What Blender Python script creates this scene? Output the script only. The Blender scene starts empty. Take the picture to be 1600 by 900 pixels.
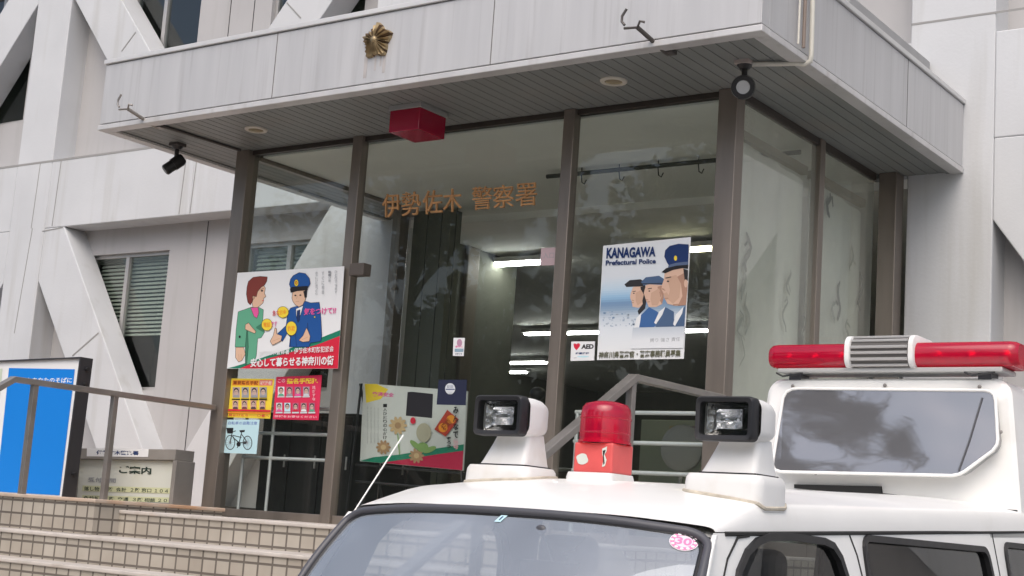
import bpy, bmesh, math, random
import numpy as np
from mathutils import Vector, Matrix
random.seed(11)
S = bpy.context.scene
COL = S.collection
PI = math.pi

# ------------------------------------------------------------------ camera
YAW, PITCH, ROLL, FPX, EYE = -.62252, .162125, .069407, 2318.76, 1.6
def _rot():
    cy, sy, cp, sp = math.cos(YAW), math.sin(YAW), math.cos(PITCH), math.sin(PITCH)
    f = np.array([sy*cp, cy*cp, sp]); r = np.array([cy, -sy, 0.]); u = np.cross(r, f)
    c, s = math.cos(ROLL), math.sin(ROLL)
    return np.array([c*r+s*u, -s*r+c*u, f])
RM = _rot()
cam = bpy.data.cameras.new('camera'); camo = bpy.data.objects.new('camera', cam); COL.objects.link(camo)
cam.sensor_width = 36; cam.lens = 36*FPX/1600; cam.clip_end = 2000; cam.clip_start = .05
M4 = Matrix.Identity(4)
for i in range(3):
    M4[i][0] = RM[0][i]; M4[i][1] = RM[1][i]; M4[i][2] = -RM[2][i]
M4[0][3], M4[1][3], M4[2][3] = 0, 0, EYE
camo.matrix_world = M4
S.camera = camo
def _ray(px, py):
    return RM.T @ np.array([(px-800)/FPX, -(py-450)/FPX, 1.0])
def at(px, py, Y):            # point of the photograph on the real plane at depth Y
    d = _ray(px, py); k = Y/d[1]; return (d[0]*k, Y, d[2]*k+EYE)
def atx(px, py, X):
    d = _ray(px, py); k = X/d[0]; return (X, d[1]*k, d[2]*k+EYE)
def atz(px, py, Z):
    d = _ray(px, py); k = (Z-EYE)/d[2]; return (d[0]*k, d[1]*k, Z)

# ------------------------------------------------------------------ light
SUN_EL, SUN_AZ = math.radians(52), math.radians(161)     # azimuth from +Y clockwise: in front of the building
W = bpy.data.worlds.new('World'); S.world = W; W.use_nodes = True
nt = W.node_tree; bg = nt.nodes['Background']
sky = nt.nodes.new('ShaderNodeTexSky'); sky.sky_type = 'NISHITA'; sky.sun_disc = False
sky.sun_elevation = SUN_EL; sky.sun_rotation = SUN_AZ
sky.air_density = 1.0; sky.dust_density = 4.5; sky.ozone_density = 1.0
nt.links.new(sky.outputs[0], bg.inputs[0]); bg.inputs[1].default_value = .15
sl = bpy.data.lights.new('sun', 'SUN'); sl.energy = 1.1; sl.angle = math.radians(60); sl.color = (1, .995, .985)
so = bpy.data.objects.new('sun', sl); COL.objects.link(so)
sd = Vector((math.sin(SUN_AZ)*math.cos(SUN_EL), math.cos(SUN_AZ)*math.cos(SUN_EL), math.sin(SUN_EL)))
so.rotation_euler = sd.to_track_quat('Z', 'Y').to_euler(); so.location = (-10, -20, 40)
S.view_settings.view_transform = 'Standard'; S.view_settings.look = 'None'
S.view_settings.exposure = 0.3; S.view_settings.gamma = 1; S.view_settings.use_curve_mapping = False
S.cycles.max_bounces = 10; S.cycles.transparent_max_bounces = 24; S.cycles.glossy_bounces = 5
S.cycles.use_denoising = True
S.cycles.sample_clamp_indirect = 6

# ------------------------------------------------------------------ materials
MATS = {}
def _noise(nt, scale, detail=4, stretch=None, seed=0.):
    tc = nt.nodes.new('ShaderNodeTexCoord'); mp = nt.nodes.new('ShaderNodeMapping')
    mp.inputs['Location'].default_value = (seed*3.1, seed*1.7, seed*2.3)
    if stretch: mp.inputs['Scale'].default_value = stretch
    n = nt.nodes.new('ShaderNodeTexNoise'); n.inputs['Scale'].default_value = scale; n.inputs['Detail'].default_value = detail
    nt.links.new(tc.outputs['Object'], mp.inputs[0]); nt.links.new(mp.outputs[0], n.inputs['Vector'])
    return n.outputs['Fac']
def mat(name, col, rough=.6, metal=0., var=.0, vscale=3., stretch=None, bump=0., bscale=60., emit=0., coat=0., spec=.5, dirt=None, dirt_amt=.5, dirt_stretch=(3, 3, .25), dirt_scale=2., dirt_lo=.55, dirt_hi=.8):
    if name in MATS: return MATS[name]
    m = bpy.data.materials.new(name); m.use_nodes = True; nt = m.node_tree; b = nt.nodes['Principled BSDF']
    b.inputs['Base Color'].default_value = (*col, 1); b.inputs['Roughness'].default_value = rough
    b.inputs['Metallic'].default_value = metal; b.inputs['Specular IOR Level'].default_value = spec
    b.inputs['Coat Weight'].default_value = coat; b.inputs['Coat Roughness'].default_value = .05
    out = None
    if var > 0:
        f = _noise(nt, vscale, 5, stretch, len(MATS)*.37)
        r = nt.nodes.new('ShaderNodeValToRGB'); r.color_ramp.elements[0].position = .3; r.color_ramp.elements[1].position = .7
        r.color_ramp.elements[0].color = (*[c*(1-var) for c in col], 1); r.color_ramp.elements[1].color = (*[min(1, c*(1+var)) for c in col], 1)
        nt.links.new(f, r.inputs[0]); out = r.outputs[0]
        mr = nt.nodes.new('ShaderNodeMapRange'); mr.inputs['To Min'].default_value = max(0, rough-.12); mr.inputs['To Max'].default_value = min(1, rough+.12)
        nt.links.new(f, mr.inputs[0]); nt.links.new(mr.outputs[0], b.inputs['Roughness'])
    if dirt:
        f = _noise(nt, dirt_scale, 6, dirt_stretch, len(MATS)*.61+2)
        mr = nt.nodes.new('ShaderNodeMapRange'); mr.inputs['From Min'].default_value = dirt_lo; mr.inputs['From Max'].default_value = dirt_hi
        mr.inputs['To Max'].default_value = dirt_amt; mr.clamp = True
        nt.links.new(f, mr.inputs[0])
        mx = nt.nodes.new('ShaderNodeMix'); mx.data_type = 'RGBA'
        if out: nt.links.new(out, mx.inputs['A'])
        else: mx.inputs['A'].default_value = (*col, 1)
        mx.inputs['B'].default_value = (*dirt, 1)
        nt.links.new(mr.outputs[0], mx.inputs['Factor']); out = mx.outputs['Result']
    if out: nt.links.new(out, b.inputs['Base Color'])
    if bump > 0:
        f = _noise(nt, bscale, 4, None, 1.)
        bp = nt.nodes.new('ShaderNodeBump'); bp.inputs['Strength'].default_value = bump; bp.inputs['Distance'].default_value = .01
        nt.links.new(f, bp.inputs['Height']); nt.links.new(bp.outputs[0], b.inputs['Normal'])
    if emit > 0:
        b.inputs['Emission Color'].default_value = (*col, 1); b.inputs['Emission Strength'].default_value = emit
    MATS[name] = m; return m
def glass(name, tint=(.86, .92, .89), f0=.07, wav=.0, wscale=1.2, rough=0.0, haze=0., hazecol=(.6, .6, .6)):
    if name in MATS: return MATS[name]
    m = bpy.data.materials.new(name); m.use_nodes = True; nt = m.node_tree; N = nt.nodes; L = nt.links
    for n in list(N): N.remove(n)
    o = N.new('ShaderNodeOutputMaterial'); mx = N.new('ShaderNodeMixShader'); t = N.new('ShaderNodeBsdfTransparent'); g = N.new('ShaderNodeBsdfGlossy')
    t.inputs[0].default_value = (*tint, 1); g.inputs['Roughness'].default_value = rough
    geo = N.new('ShaderNodeNewGeometry'); d = N.new('ShaderNodeVectorMath'); d.operation = 'DOT_PRODUCT'
    L.new(geo.outputs['Normal'], d.inputs[0]); L.new(geo.outputs['Incoming'], d.inputs[1])
    a = N.new('ShaderNodeMath'); a.operation = 'ABSOLUTE'; L.new(d.outputs['Value'], a.inputs[0])
    s = N.new('ShaderNodeMath'); s.operation = 'SUBTRACT'; s.inputs[0].default_value = 1; L.new(a.outputs[0], s.inputs[1])
    p = N.new('ShaderNodeMath'); p.operation = 'POWER'; L.new(s.outputs[0], p.inputs[0]); p.inputs[1].default_value = 5
    k = N.new('ShaderNodeMath'); k.operation = 'MULTIPLY_ADD'; L.new(p.outputs[0], k.inputs[0]); k.inputs[1].default_value = 1-f0; k.inputs[2].default_value = f0
    L.new(k.outputs[0], mx.inputs[0])
    if haze > 0:                      # diffuse film; paints reflected sky into windscreen and side panes
        df = N.new('ShaderNodeBsdfDiffuse'); df.inputs[0].default_value = (*hazecol, 1); m2 = N.new('ShaderNodeMixShader')
        f = _noise(nt, 1.5, 5, (1, 1, .5), 3)
        mm = N.new('ShaderNodeMath'); mm.operation = 'MULTIPLY'; mm.inputs[1].default_value = haze*2; L.new(f, mm.inputs[0])
        L.new(mm.outputs[0], m2.inputs[0]); L.new(t.outputs[0], m2.inputs[1]); L.new(df.outputs[0], m2.inputs[2]); L.new(m2.outputs[0], mx.inputs[1])
    else: L.new(t.outputs[0], mx.inputs[1])
    L.new(g.outputs[0], mx.inputs[2]); L.new(mx.outputs[0], o.inputs[0])
    if wav > 0:
        f = _noise(nt, wscale, 2, None, 5); bp = N.new('ShaderNodeBump'); bp.inputs['Strength'].default_value = wav; bp.inputs['Distance'].default_value = .05
        L.new(f, bp.inputs['Height']); L.new(bp.outputs[0], g.inputs['Normal'])
    MATS[name] = m; return m

CONC = mat('white_concrete', (.56, .568, .58), .75, var=.05, vscale=1.2, bump=.15, bscale=35, dirt=(.40, .39, .36), dirt_amt=.55, dirt_scale=1.1, dirt_stretch=(5, 5, .35))
PANEL = mat('grey_panel', (.43, .42, .42), .7, var=.05, vscale=.8, bump=.1, bscale=50, dirt=(.30, .29, .27), dirt_amt=.4)
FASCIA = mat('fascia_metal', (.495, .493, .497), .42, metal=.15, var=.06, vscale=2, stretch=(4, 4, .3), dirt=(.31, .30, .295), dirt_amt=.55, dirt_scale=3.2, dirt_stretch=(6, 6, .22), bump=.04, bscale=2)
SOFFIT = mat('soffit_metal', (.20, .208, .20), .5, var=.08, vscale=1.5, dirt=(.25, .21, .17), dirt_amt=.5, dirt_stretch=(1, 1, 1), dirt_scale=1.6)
BRONZE = mat('bronze_aluminium', (.25, .215, .185), .38, metal=.55, var=.12, vscale=3, stretch=(3, 3, .3))
DARK = mat('dark_gap', (.018, .018, .018), .8)
RAILM = mat('handrail_steel', (.30, .28, .26), .38, metal=.6, var=.12, vscale=6)
SILVER = mat('silver_tube', (.72, .73, .74), .35, metal=.35)
GLASS = glass('clear_glass', (.935, .955, .945), .034, wav=.010, wscale=.7, haze=.008, hazecol=(.5, .52, .5))
GLASS2 = glass('hazed_glass', (.92, .94, .92), .06, wav=.010, wscale=.7, haze=.19, hazecol=(.66, .66, .58))  # haze paints in the bright sky reflected by the side panes
WINGLASS = glass('window_glass', (.80, .84, .82), .07, wav=.01)
CARGLASS = glass('windscreen_glass', (.74, .78, .80), .19, wav=.006, haze=.34, hazecol=(.60, .66, .74))  # blue-grey haze stands in for the sky's reflection on the windscreen
SIDEGLASS = glass('side_glass', (.60, .63, .63), .06, wav=.006)
CARPAINT = mat('white_car_paint', (.84, .835, .81), .36, coat=.25, var=.025, vscale=2.5, dirt=(.52, .48, .40), dirt_amt=.38, dirt_scale=2.3, dirt_stretch=(1, 1, 1))
WHITEPL = mat('white_plastic', (.74, .735, .72), .42, var=.03, vscale=6, dirt=(.50, .43, .33), dirt_amt=.5, dirt_stretch=(1, 1, 1), dirt_scale=5)
RUBBER = mat('black_rubber', (.013, .013, .015), .5, var=.2, vscale=10)
RUBGREY = mat('grey_rubber', (.075, .075, .085), .42)
BLACK = mat('black_plastic', (.02, .02, .022), .38)
CHROME = mat('chrome', (.85, .85, .86), .08, metal=1, bump=.6, bscale=25)
REDLENS = None
def lens(name, col, rough=.12):          # tinted shell: see-through, part scattering, glossy skin
    m = bpy.data.materials.new(name); m.use_nodes = True; nt = m.node_tree; N, L = nt.nodes, nt.links
    for n in list(N): N.remove(n)
    o = N.new('ShaderNodeOutputMaterial'); t = N.new('ShaderNodeBsdfTransparent'); d = N.new('ShaderNodeBsdfDiffuse'); g = N.new('ShaderNodeBsdfGlossy'); a = N.new('ShaderNodeMixShader'); b = N.new('ShaderNodeMixShader')
    t.inputs[0].default_value = (.86, .045, .10, 1); d.inputs[0].default_value = (*col, 1); g.inputs['Roughness'].default_value = rough
    a.inputs[0].default_value = .46; L.new(t.outputs[0], a.inputs[1]); L.new(d.outputs[0], a.inputs[2])
    lw = N.new('ShaderNodeLayerWeight'); lw.inputs['Blend'].default_value = .12; mr = N.new('ShaderNodeMapRange'); mr.inputs['To Min'].default_value = .045; mr.inputs['To Max'].default_value = .4
    L.new(lw.outputs['Facing'], mr.inputs[0]); L.new(mr.outputs[0], b.inputs[0]); L.new(a.outputs[0], b.inputs[1]); L.new(g.outputs[0], b.inputs[2]); L.new(b.outputs[0], o.inputs[0])
    MATS[name] = m; return m
REDLENS = lens('red_lens', (.60, .010, .055))
REDBOX = mat('red_acrylic', (.30, .004, .03), .25, coat=.3)
GOLD = mat('aged_gold', (.34, .26, .15), .48, metal=.7, var=.3, vscale=14)
def flat(name, col, rough=.55): return mat('ink_'+name, col, rough, spec=.3)

# ------------------------------------------------------------------ mesh helpers
ORG = {}
def tag(o, label=None, cat=None, group=None, kind=None):
    if label: o['label'] = label
    if cat: o['category'] = cat
    if group: o['group'] = group
    if kind: o['kind'] = kind
    return o
def empty(name, loc, label, cat, group=None):
    o = bpy.data.objects.new(name, None); COL.objects.link(o); o.location = loc; o.empty_display_size = .1
    ORG[o] = Vector(loc); return tag(o, label, cat, group)
class MB:
    def __init__(s): s.v = []; s.f = []; s.m = []; s.mats = []
    def mi(s, m):
        if m not in s.mats: s.mats.append(m)
        return s.mats.index(m)
    def add(s, vs, fs, m):
        k = len(s.v); s.v += [tuple(v) for v in vs]; i = s.mi(m)
        for f in fs: s.f.append([k+a for a in f]); s.m.append(i)
    def box(s, a, b, m, rot=None, c=None):
        (x0, y0, z0), (x1, y1, z1) = a, b
        vs = [Vector((x, y, z)) for z in (z0, z1) for y in (y0, y1) for x in (x0, x1)]
        if rot is not None:
            c = Vector(c) if c else (Vector(a)+Vector(b))/2
            vs = [rot @ (v-c)+c for v in vs]
        s.add(vs, [(0, 2, 3, 1), (4, 5, 7, 6), (0, 1, 5, 4), (2, 6, 7, 3), (0, 4, 6, 2), (1, 3, 7, 5)], m); return s
    def prism(s, pts, d, m):           # polygon (3D points) extruded along vector d
        n = len(pts); d = Vector(d); P = [Vector(p) for p in pts]
        nr = Vector((0, 0, 0))
        for i in range(n): nr += P[i].cross(P[(i+1) % n])
        if nr.dot(d) > 0: P = P[::-1]
        vs = P+[p+d for p in P]
        s.add(vs, [tuple(range(n)), tuple(range(2*n-1, n-1, -1))]+[(i, i+n, (i+1) % n+n, (i+1) % n) for i in range(n)], m); return s
    def tube(s, path, r, m, n=10, closed=False, cap=True):
        P = [Vector(p) for p in path]; L = len(P); rings = []; up = None
        rr = r if isinstance(r, (list, tuple)) else [r]*L
        for i in range(L):
            a = P[(i-1) % L] if (closed or i) else P[i]; b = P[(i+1) % L] if (closed or i < L-1) else P[i]
            t = (b-a).normalized()
            if up is None:
                up = Vector((0, 0, 1)) if abs(t.z) < .9 else Vector((1, 0, 0))
            u = (up-t*up.dot(t)).normalized(); w = t.cross(u); up = u
            rings.append([P[i]+(u*math.cos(2*PI*j/n)+w*math.sin(2*PI*j/n))*rr[i] for j in range(n)])
        vs = [v for q in rings for v in q]; fs = []
        for i in range(L if closed else L-1):
            for j in range(n):
                a, b = i*n, ((i+1) % L)*n
                fs.append((a+j, a+(j+1) % n, b+(j+1) % n, b+j))
        if cap and not closed: fs += [tuple(range(n))[::-1], tuple((L-1)*n+j for j in range(n))]
        s.add(vs, fs, m); return s
    def strip(s, path, w, h, m, up=(0, 0, 1), closed=False):  # rectangular bar along a path
        P = [Vector(p) for p in path]; L = len(P); up = Vector(up); vs = []
        for i in range(L):
            a = P[(i-1) % L] if (closed or i) else P[i]; b = P[(i+1) % L] if (closed or i < L-1) else P[i]
            t = (b-a).normalized(); x = t.cross(up).normalized(); u = x.cross(t).normalized()
            vs += [P[i]+x*w/2+u*h/2, P[i]-x*w/2+u*h/2, P[i]-x*w/2-u*h/2, P[i]+x*w/2-u*h/2]
        fs = []
        for i in range(L if closed else L-1):
            a, b = i*4, ((i+1) % L)*4
            for j in range(4): fs.append((a+j, a+(j+1) % 4, b+(j+1) % 4, b+j))
        if not closed: fs += [(3, 2, 1, 0), tuple((L-1)*4+j for j in range(4))]
        s.add(vs, fs, m); return s
    def lathe(s, prof, c, m, n=24, axis='z', a0=0, a1=2*PI):
        c = Vector(c); vs = []; L = len(prof); full = abs(a1-a0-2*PI) < 1e-6; nn = n if full else n+1
        for r, h in prof:
            for j in range(nn):
                a = a0+(a1-a0)*j/n; x, y = r*math.cos(a), r*math.sin(a)
                vs.append(c+(Vector((x, y, h)) if axis == 'z' else Vector((x, h, y)) if axis == 'y' else Vector((h, x, y))))
        fs = []
        for i in range(L-1):
            for j in range(n):
                k = (j+1) % nn
                q = (i*nn+j, i*nn+k, (i+1)*nn+k, (i+1)*nn+j)
                fs.append(q if axis != 'y' else q[::-1])
        s.add(vs, fs, m); return s
    def grid(s, fn, nu, nv, m, flip=False):
        vs = [fn(i/nu, j/nv) for i in range(nu+1) for j in range(nv+1)]; fs = []
        for i in range(nu):
            for j in range(nv):
                a = i*(nv+1)+j; q = (a, a+1, a+nv+2, a+nv+1); fs.append(q[::-1] if flip else q)
        s.add(vs, fs, m); return s
    def sphere(s, c, r, m, n=14, sc=(1, 1, 1)):
        c = Vector(c); k = n//2
        def fn(u, v):
            th = PI*u; ph = 2*PI*v
            return c+Vector((r*sc[0]*math.sin(th)*math.cos(ph), r*sc[1]*math.sin(th)*math.sin(ph), r*sc[2]*math.cos(th)))
        return s.grid(fn, k, n, m)
    def build(s, name, parent=None, bevel=0., smooth=False, weld=False, seg=2):
        me = bpy.data.meshes.new(name); o = bpy.data.objects.new(name, me); COL.objects.link(o)
        org = Vector((0, 0, 0))
        if parent is not None:
            o.parent = parent; org = ORG[parent]
        elif s.v:
            xs = list(zip(*s.v)); org = Vector(((min(xs[0])+max(xs[0]))/2, (min(xs[1])+max(xs[1]))/2, min(xs[2]))); o.location = org
        ORG[o] = org
        me.from_pydata([tuple(Vector(v)-org) for v in s.v], [], s.f)
        for m in s.mats: me.materials.append(m)
        me.polygons.foreach_set('material_index', s.m)
        if weld or smooth:
            bm = bmesh.new(); bm.from_mesh(me); bmesh.ops.remove_doubles(bm, verts=bm.verts, dist=.0002); bm.to_mesh(me); bm.free()
        if smooth:
            me.polygons.foreach_set('use_smooth', [True]*len(me.polygons))
            try: me.set_sharp_from_angle(angle=math.radians(38))
            except Exception: pass
        me.update()
        if bevel > 0:
            b = o.modifiers.new('bevel', 'BEVEL'); b.width = bevel; b.segments = seg; b.limit_method = 'ANGLE'; b.angle_limit = math.radians(40)
        return o
def copy_tree(o, parent=None):
    c = o.copy(); COL.objects.link(c); c.parent = parent
    for ch in [x for x in bpy.data.objects if x.parent == o]: copy_tree(ch, c)
    return c

# text glyphs as plain mesh
_TC = {}
def glyphs(txt, bold=0.):
    if (txt, bold) in _TC: return _TC[txt, bold]
    c = bpy.data.curves.new('t', 'FONT'); c.body = txt; c.resolution_u = 3; c.offset = bold
    o = bpy.data.objects.new('t', c); COL.objects.link(o)
    me = bpy.data.meshes.new_from_object(o.evaluated_get(bpy.context.evaluated_depsgraph_get()))
    v = [tuple(x.co[:2]) for x in me.vertices]; f = [tuple(p.vertices) for p in me.polygons]
    bpy.data.objects.remove(o); bpy.data.curves.remove(c); bpy.data.meshes.remove(me)
    x0 = min(a[0] for a in v); x1 = max(a[0] for a in v); y0 = min(a[1] for a in v); y1 = max(a[1] for a in v)
    v = [((a[0]-x0)/(x1-x0+1e-9), (a[1]-y0)/(y1-y0+1e-9)) for a in v]
    _TC[txt, bold] = v, f; return v, f
class Print:
    """flat printed sheet: px coordinates of a zoomed view, mapped onto a real plane"""
    def __init__(s, Y, ox=0, oy=0, k=1., step=.00012, P=None):
        s.mb = MB(); s.Y = Y; s.ox, s.oy, s.k = ox, oy, k; s.layer = 0; s.step = step; s.P = P
    def pt(s, x, y):
        X, Y, Z = (s.P or at)(s.ox+x/s.k, s.oy+y/s.k, s.Y); return (X, Y-s.layer*s.step, Z)
    def poly(s, pts, m):
        s.layer += 1; s.mb.add([s.pt(*p) for p in pts], [tuple(range(len(pts)))], m)
        if s.ow and len(pts) > 4:
            w = s.ow; s.ow = 0
            for i in range(len(pts)): s.line(pts[i-1], pts[i], w, s.om); s.layer -= 1
            s.layer += 1; s.ow = w
        return s
    ow = 0; om = None
    def sheet(s, pts, m, th=.004):
        P = [Vector(s.pt(*p)) for p in pts]; s.mb.prism(P, (0, th, 0), m); s.layer += 3; return s
    def ell(s, cx, cy, rx, ry, m, n=20, rot=0):
        c, q = math.cos(rot), math.sin(rot)
        return s.poly([(cx+rx*math.cos(2*PI*i/n)*c-ry*math.sin(2*PI*i/n)*q, cy+rx*math.cos(2*PI*i/n)*q+ry*math.sin(2*PI*i/n)*c) for i in range(n)], m)
    def ring(s, cx, cy, rx, ry, w, m, n=24):
        s.layer += 1; vs = []; 
        for i in range(n):
            a = 2*PI*i/n; vs += [s.pt(cx+rx*math.cos(a), cy+ry*math.sin(a)), s.pt(cx+(rx-w)*math.cos(a), cy+(ry-w)*math.sin(a))]
        s.mb.add(vs, [(2*i, 2*i+1, (2*i+3) % (2*n), (2*i+2) % (2*n)) for i in range(n)], m); return s
    def line(s, a, b, w, m):
        dx, dy = b[0]-a[0], b[1]-a[1]; l = math.hypot(dx, dy); nx, ny = -dy/l*w/2, dx/l*w/2
        return s.poly([(a[0]+nx, a[1]+ny), (b[0]+nx, b[1]+ny), (b[0]-nx, b[1]-ny), (a[0]-nx, a[1]-ny)], m)
    def text(s, txt, tl, tr, br, bl, m, bold=.0):
        v, f = glyphs(txt, bold); s.layer += 1; vs = []
        for u, w in v:
            t = (tl[0]+(tr[0]-tl[0])*u, tl[1]+(tr[1]-tl[1])*u); b = (bl[0]+(br[0]-bl[0])*u, bl[1]+(br[1]-bl[1])*u)
            vs.append(s.pt(b[0]+(t[0]-b[0])*w, b[1]+(t[1]-b[1])*w))
        s.mb.add(vs, f, m); return s
    def vtext(s, txt, x, y0, y1, w, m, bold=.0, lean=0.):
        n = len(txt); h = (y1-y0)/n
        for i, ch in enumerate(txt):
            a = y0+i*h; xx = x+lean*(i+.5)/n
            s.text(ch, (xx-w/2, a+.08*h), (xx+w/2, a+.08*h), (xx+w/2, a+.92*h), (xx-w/2, a+.92*h), m, bold)
        return s
    def build(s, name, parent=None): return s.mb.build(name, parent)

# ================================================================== SETTING
YF, YR = 13.05, 13.42                      # facade front plane, recessed wall plane
LZ = 1.555                                 # landing level
GROUND = mat('bounce_ground', (.24, .24, .235), .9, var=.2, vscale=9, bump=.5, bscale=120)  # unseen ground, made pale to bounce light onto van and soffit
g = MB(); g.add([(-300, -300, 0), (300, -300, 0), (300, 300, 0), (-300, 300, 0)], [(0, 1, 2, 3)], GROUND)
tag(g.build('ground'), kind='structure')

# ---- building with its lattice front
bld = empty('police_station', (-8, 14, 0), 'white concrete police station with diagonal lattice front and recessed grey window bays', 'building')
fr = MB(); fr.D = 0
PITCHX, PX0 = 6.77, -18.06
def fpoly(pts, y0=YF, d=.40, m=CONC): fr.prism([(x, y0, z) for x, z in pts], (0, d, 0), m)
for k in range(-1, 5):
    c = PX0+PITCHX*k
    fpoly([(c-.4, 0), (c+.4, 0), (c+.4, 16), (c-.4, 16)], d=.40)
    for s in (-1, 1):
        if k == 1 and s == 1: lim = True
        q = lambda L: [(c+s*a, b) for a, b in L]
        # the entrance bay (between pillars 1 and 2) is open on the ground floor
        if not ((k == 1 and s == 1) or (k == 2 and s == -1)):
            fpoly(q([(.401, 5.409), (.84, 5.409), (2.97, 2.336), (3.384, 1.74), (3.384, .9), (2.99, .9), (2.04, 2.34), (.401, 4.65)]), y0=YF+.002, d=.39)
        fpoly(q([(.401, 9.6), (.72, 9.6), (1.52, 8.66), (3.384, 6.50), (3.384, 6.421), (2.53, 6.421), (1.27, 7.89), (.52, 8.77), (.401, 8.90)]), y0=YF+.002, d=.39)
        for zb in (10.9, 14.2):
            pass
XL, XR = PX0-PITCHX-3.38, PX0+4*PITCHX+3.38
segs = [(XL, PX0+PITCHX+.36), (PX0+2*PITCHX-.44, XR)]
for k in range(-1, 5):
    c = PX0+PITCHX*k
    for a, b in ((c-3.384, c-.401), (c+.401, c+3.384)):
        ent = (k == 1 and a > c) or (k == 2 and a < c)
        if ent: fpoly([(a, 5.092), (b, 5.092), (b, 6.42), (a, 6.42)], y0=YF+.001)
        else:
            fpoly([(a, 5.41), (b, 5.41), (b, 6.42), (a, 6.42)], y0=YF+.001)
            fpoly([(a, 0), (b, 0), (b, .898), (a, .898)], y0=YF+.001)
        fpoly([(a, 9.602), (b, 9.602), (b, 10.6), (a, 10.6)], y0=YF+.001)
fo = fr.build('lattice_front', bld, bevel=.012)
# upper storeys so that the building stands as tall as it is
up = MB(); up.box((XL, YR-.1, 10.6), (XR, YR+12, 27), CONC)
for st in range(4):
    z = 11.6+st*3.8
    for k in range(14):
        x = XL+1.2+k*2.95
        up.box((x, YR-.16, z), (x+2.0, YR-.098, z+1.8), mat('upper_window', (.05, .06, .07), .1))
up.build('upper_wall', bld)
# recessed wall with window openings
def wall_with_holes(mb, x0, x1, z0, z1, holes, y, d, m):
    xs = sorted({x0, x1, *[h[0] for h in holes], *[h[1] for h in holes]}); zs = sorted({z0, z1, *[h[2] for h in holes], *[h[3] for h in holes]})
    for i in range(len(xs)-1):
        for j in range(len(zs)-1):
            cx, cz = (xs[i]+xs[i+1])/2, (zs[j]+zs[j+1])/2
            if any(h[0] < cx < h[1] and h[2] < cz < h[3] for h in holes): continue
            mb.box((xs[i], y, zs[j]), (xs[i+1], y+d, zs[j+1]), m)
WX0, WX1 = -17.37+18.06, -15.66+18.06      # window offsets from pillar centre
wins1, wins2 = [], []
for k in (-1, 0, 2, 3):
    c = PX0+PITCHX*k
    if k == 2: wins1.append((c+1.09, c+2.79, 3.13, 5.05))
    else: wins1.append((c+1.01, c+2.67, 3.13, 5.05))
wins1.append((PX0-2.67, PX0-1.01, 3.13, 5.05))
wins1.append((PX0+PITCHX-2.67, PX0+PITCHX-1.01, 3.13, 5.05))
for k in range(-1, 4):
    c = PX0+PITCHX*k
    wins2.append((c+1.3, c+2.77, 7.24, 9.5)); wins2.append((c-2.6, c-.94, 7.24, 9.5))
rw = MB()
entx0, entx1 = PX0+PITCHX+.4, PX0+2*PITCHX-.4
wall_with_holes(rw, XL, entx0, 0, 5.6, [w for w in wins1 if w[1] < entx0], YR, .2, PANEL)
wall_with_holes(rw, entx1+.01, XR, 0, 5.6, [w for w in wins1 if w[0] > entx1], YR, .2, PANEL)
wall_with_holes(rw, XL, XR, 5.6, 10.6, wins2, YR, .2, PANEL)
for k in range(-1, 4):                      # panel joints
    for x in (PX0+PITCHX*k+3.37, PX0+PITCHX*k+3.83):
        if not (entx0 < x < entx1): rw.box((x, YR-.004, .9), (x+.012, YR-.001, 5.4), DARK)
        rw.box((x, YR-.004, 6.4), (x+.012, YR-.001, 9.6), DARK)
rw.build('recessed_wall', bld)
# joints in the concrete front
jn = MB(); JM = mat('joint_line', (.30, .295, .285), .9)
def jbox(x0, z0, x1, z1, w=.014):
    a = Vector((x0, YF-.003, z0)); b = Vector((x1, YF-.003, z1)); t = (b-a).normalized(); n = Vector((t.z, 0, -t.x))*w/2
    jn.prism([a+n, b+n, b-n, a-n], (0, .004, 0), JM)
jbox(XL, 6.405, entx0-.4, 6.405, .03); jbox(entx1, 6.60, XR, 6.60, .02)
for x in (-17.93, -17.46, -14.83, -14.62): jbox(x, 6.39, x-.03, 5.43)
jbox(-17.93, 5.43, -18.05, 3.9); jbox(-17.7, 5.37, -17.24, 5.40)
jbox(*at(113, 556, YF)[::2], *at(154, 520, YF)[::2], .02); jbox(*at(190, 80, YF)[::2], *at(212, 50, YF)[::2], .018)
jbox(*at(448, 4, YF)[::2], *at(470, 28, YF)[::2], .018)
jn.build('joint_lines', bld)
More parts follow.
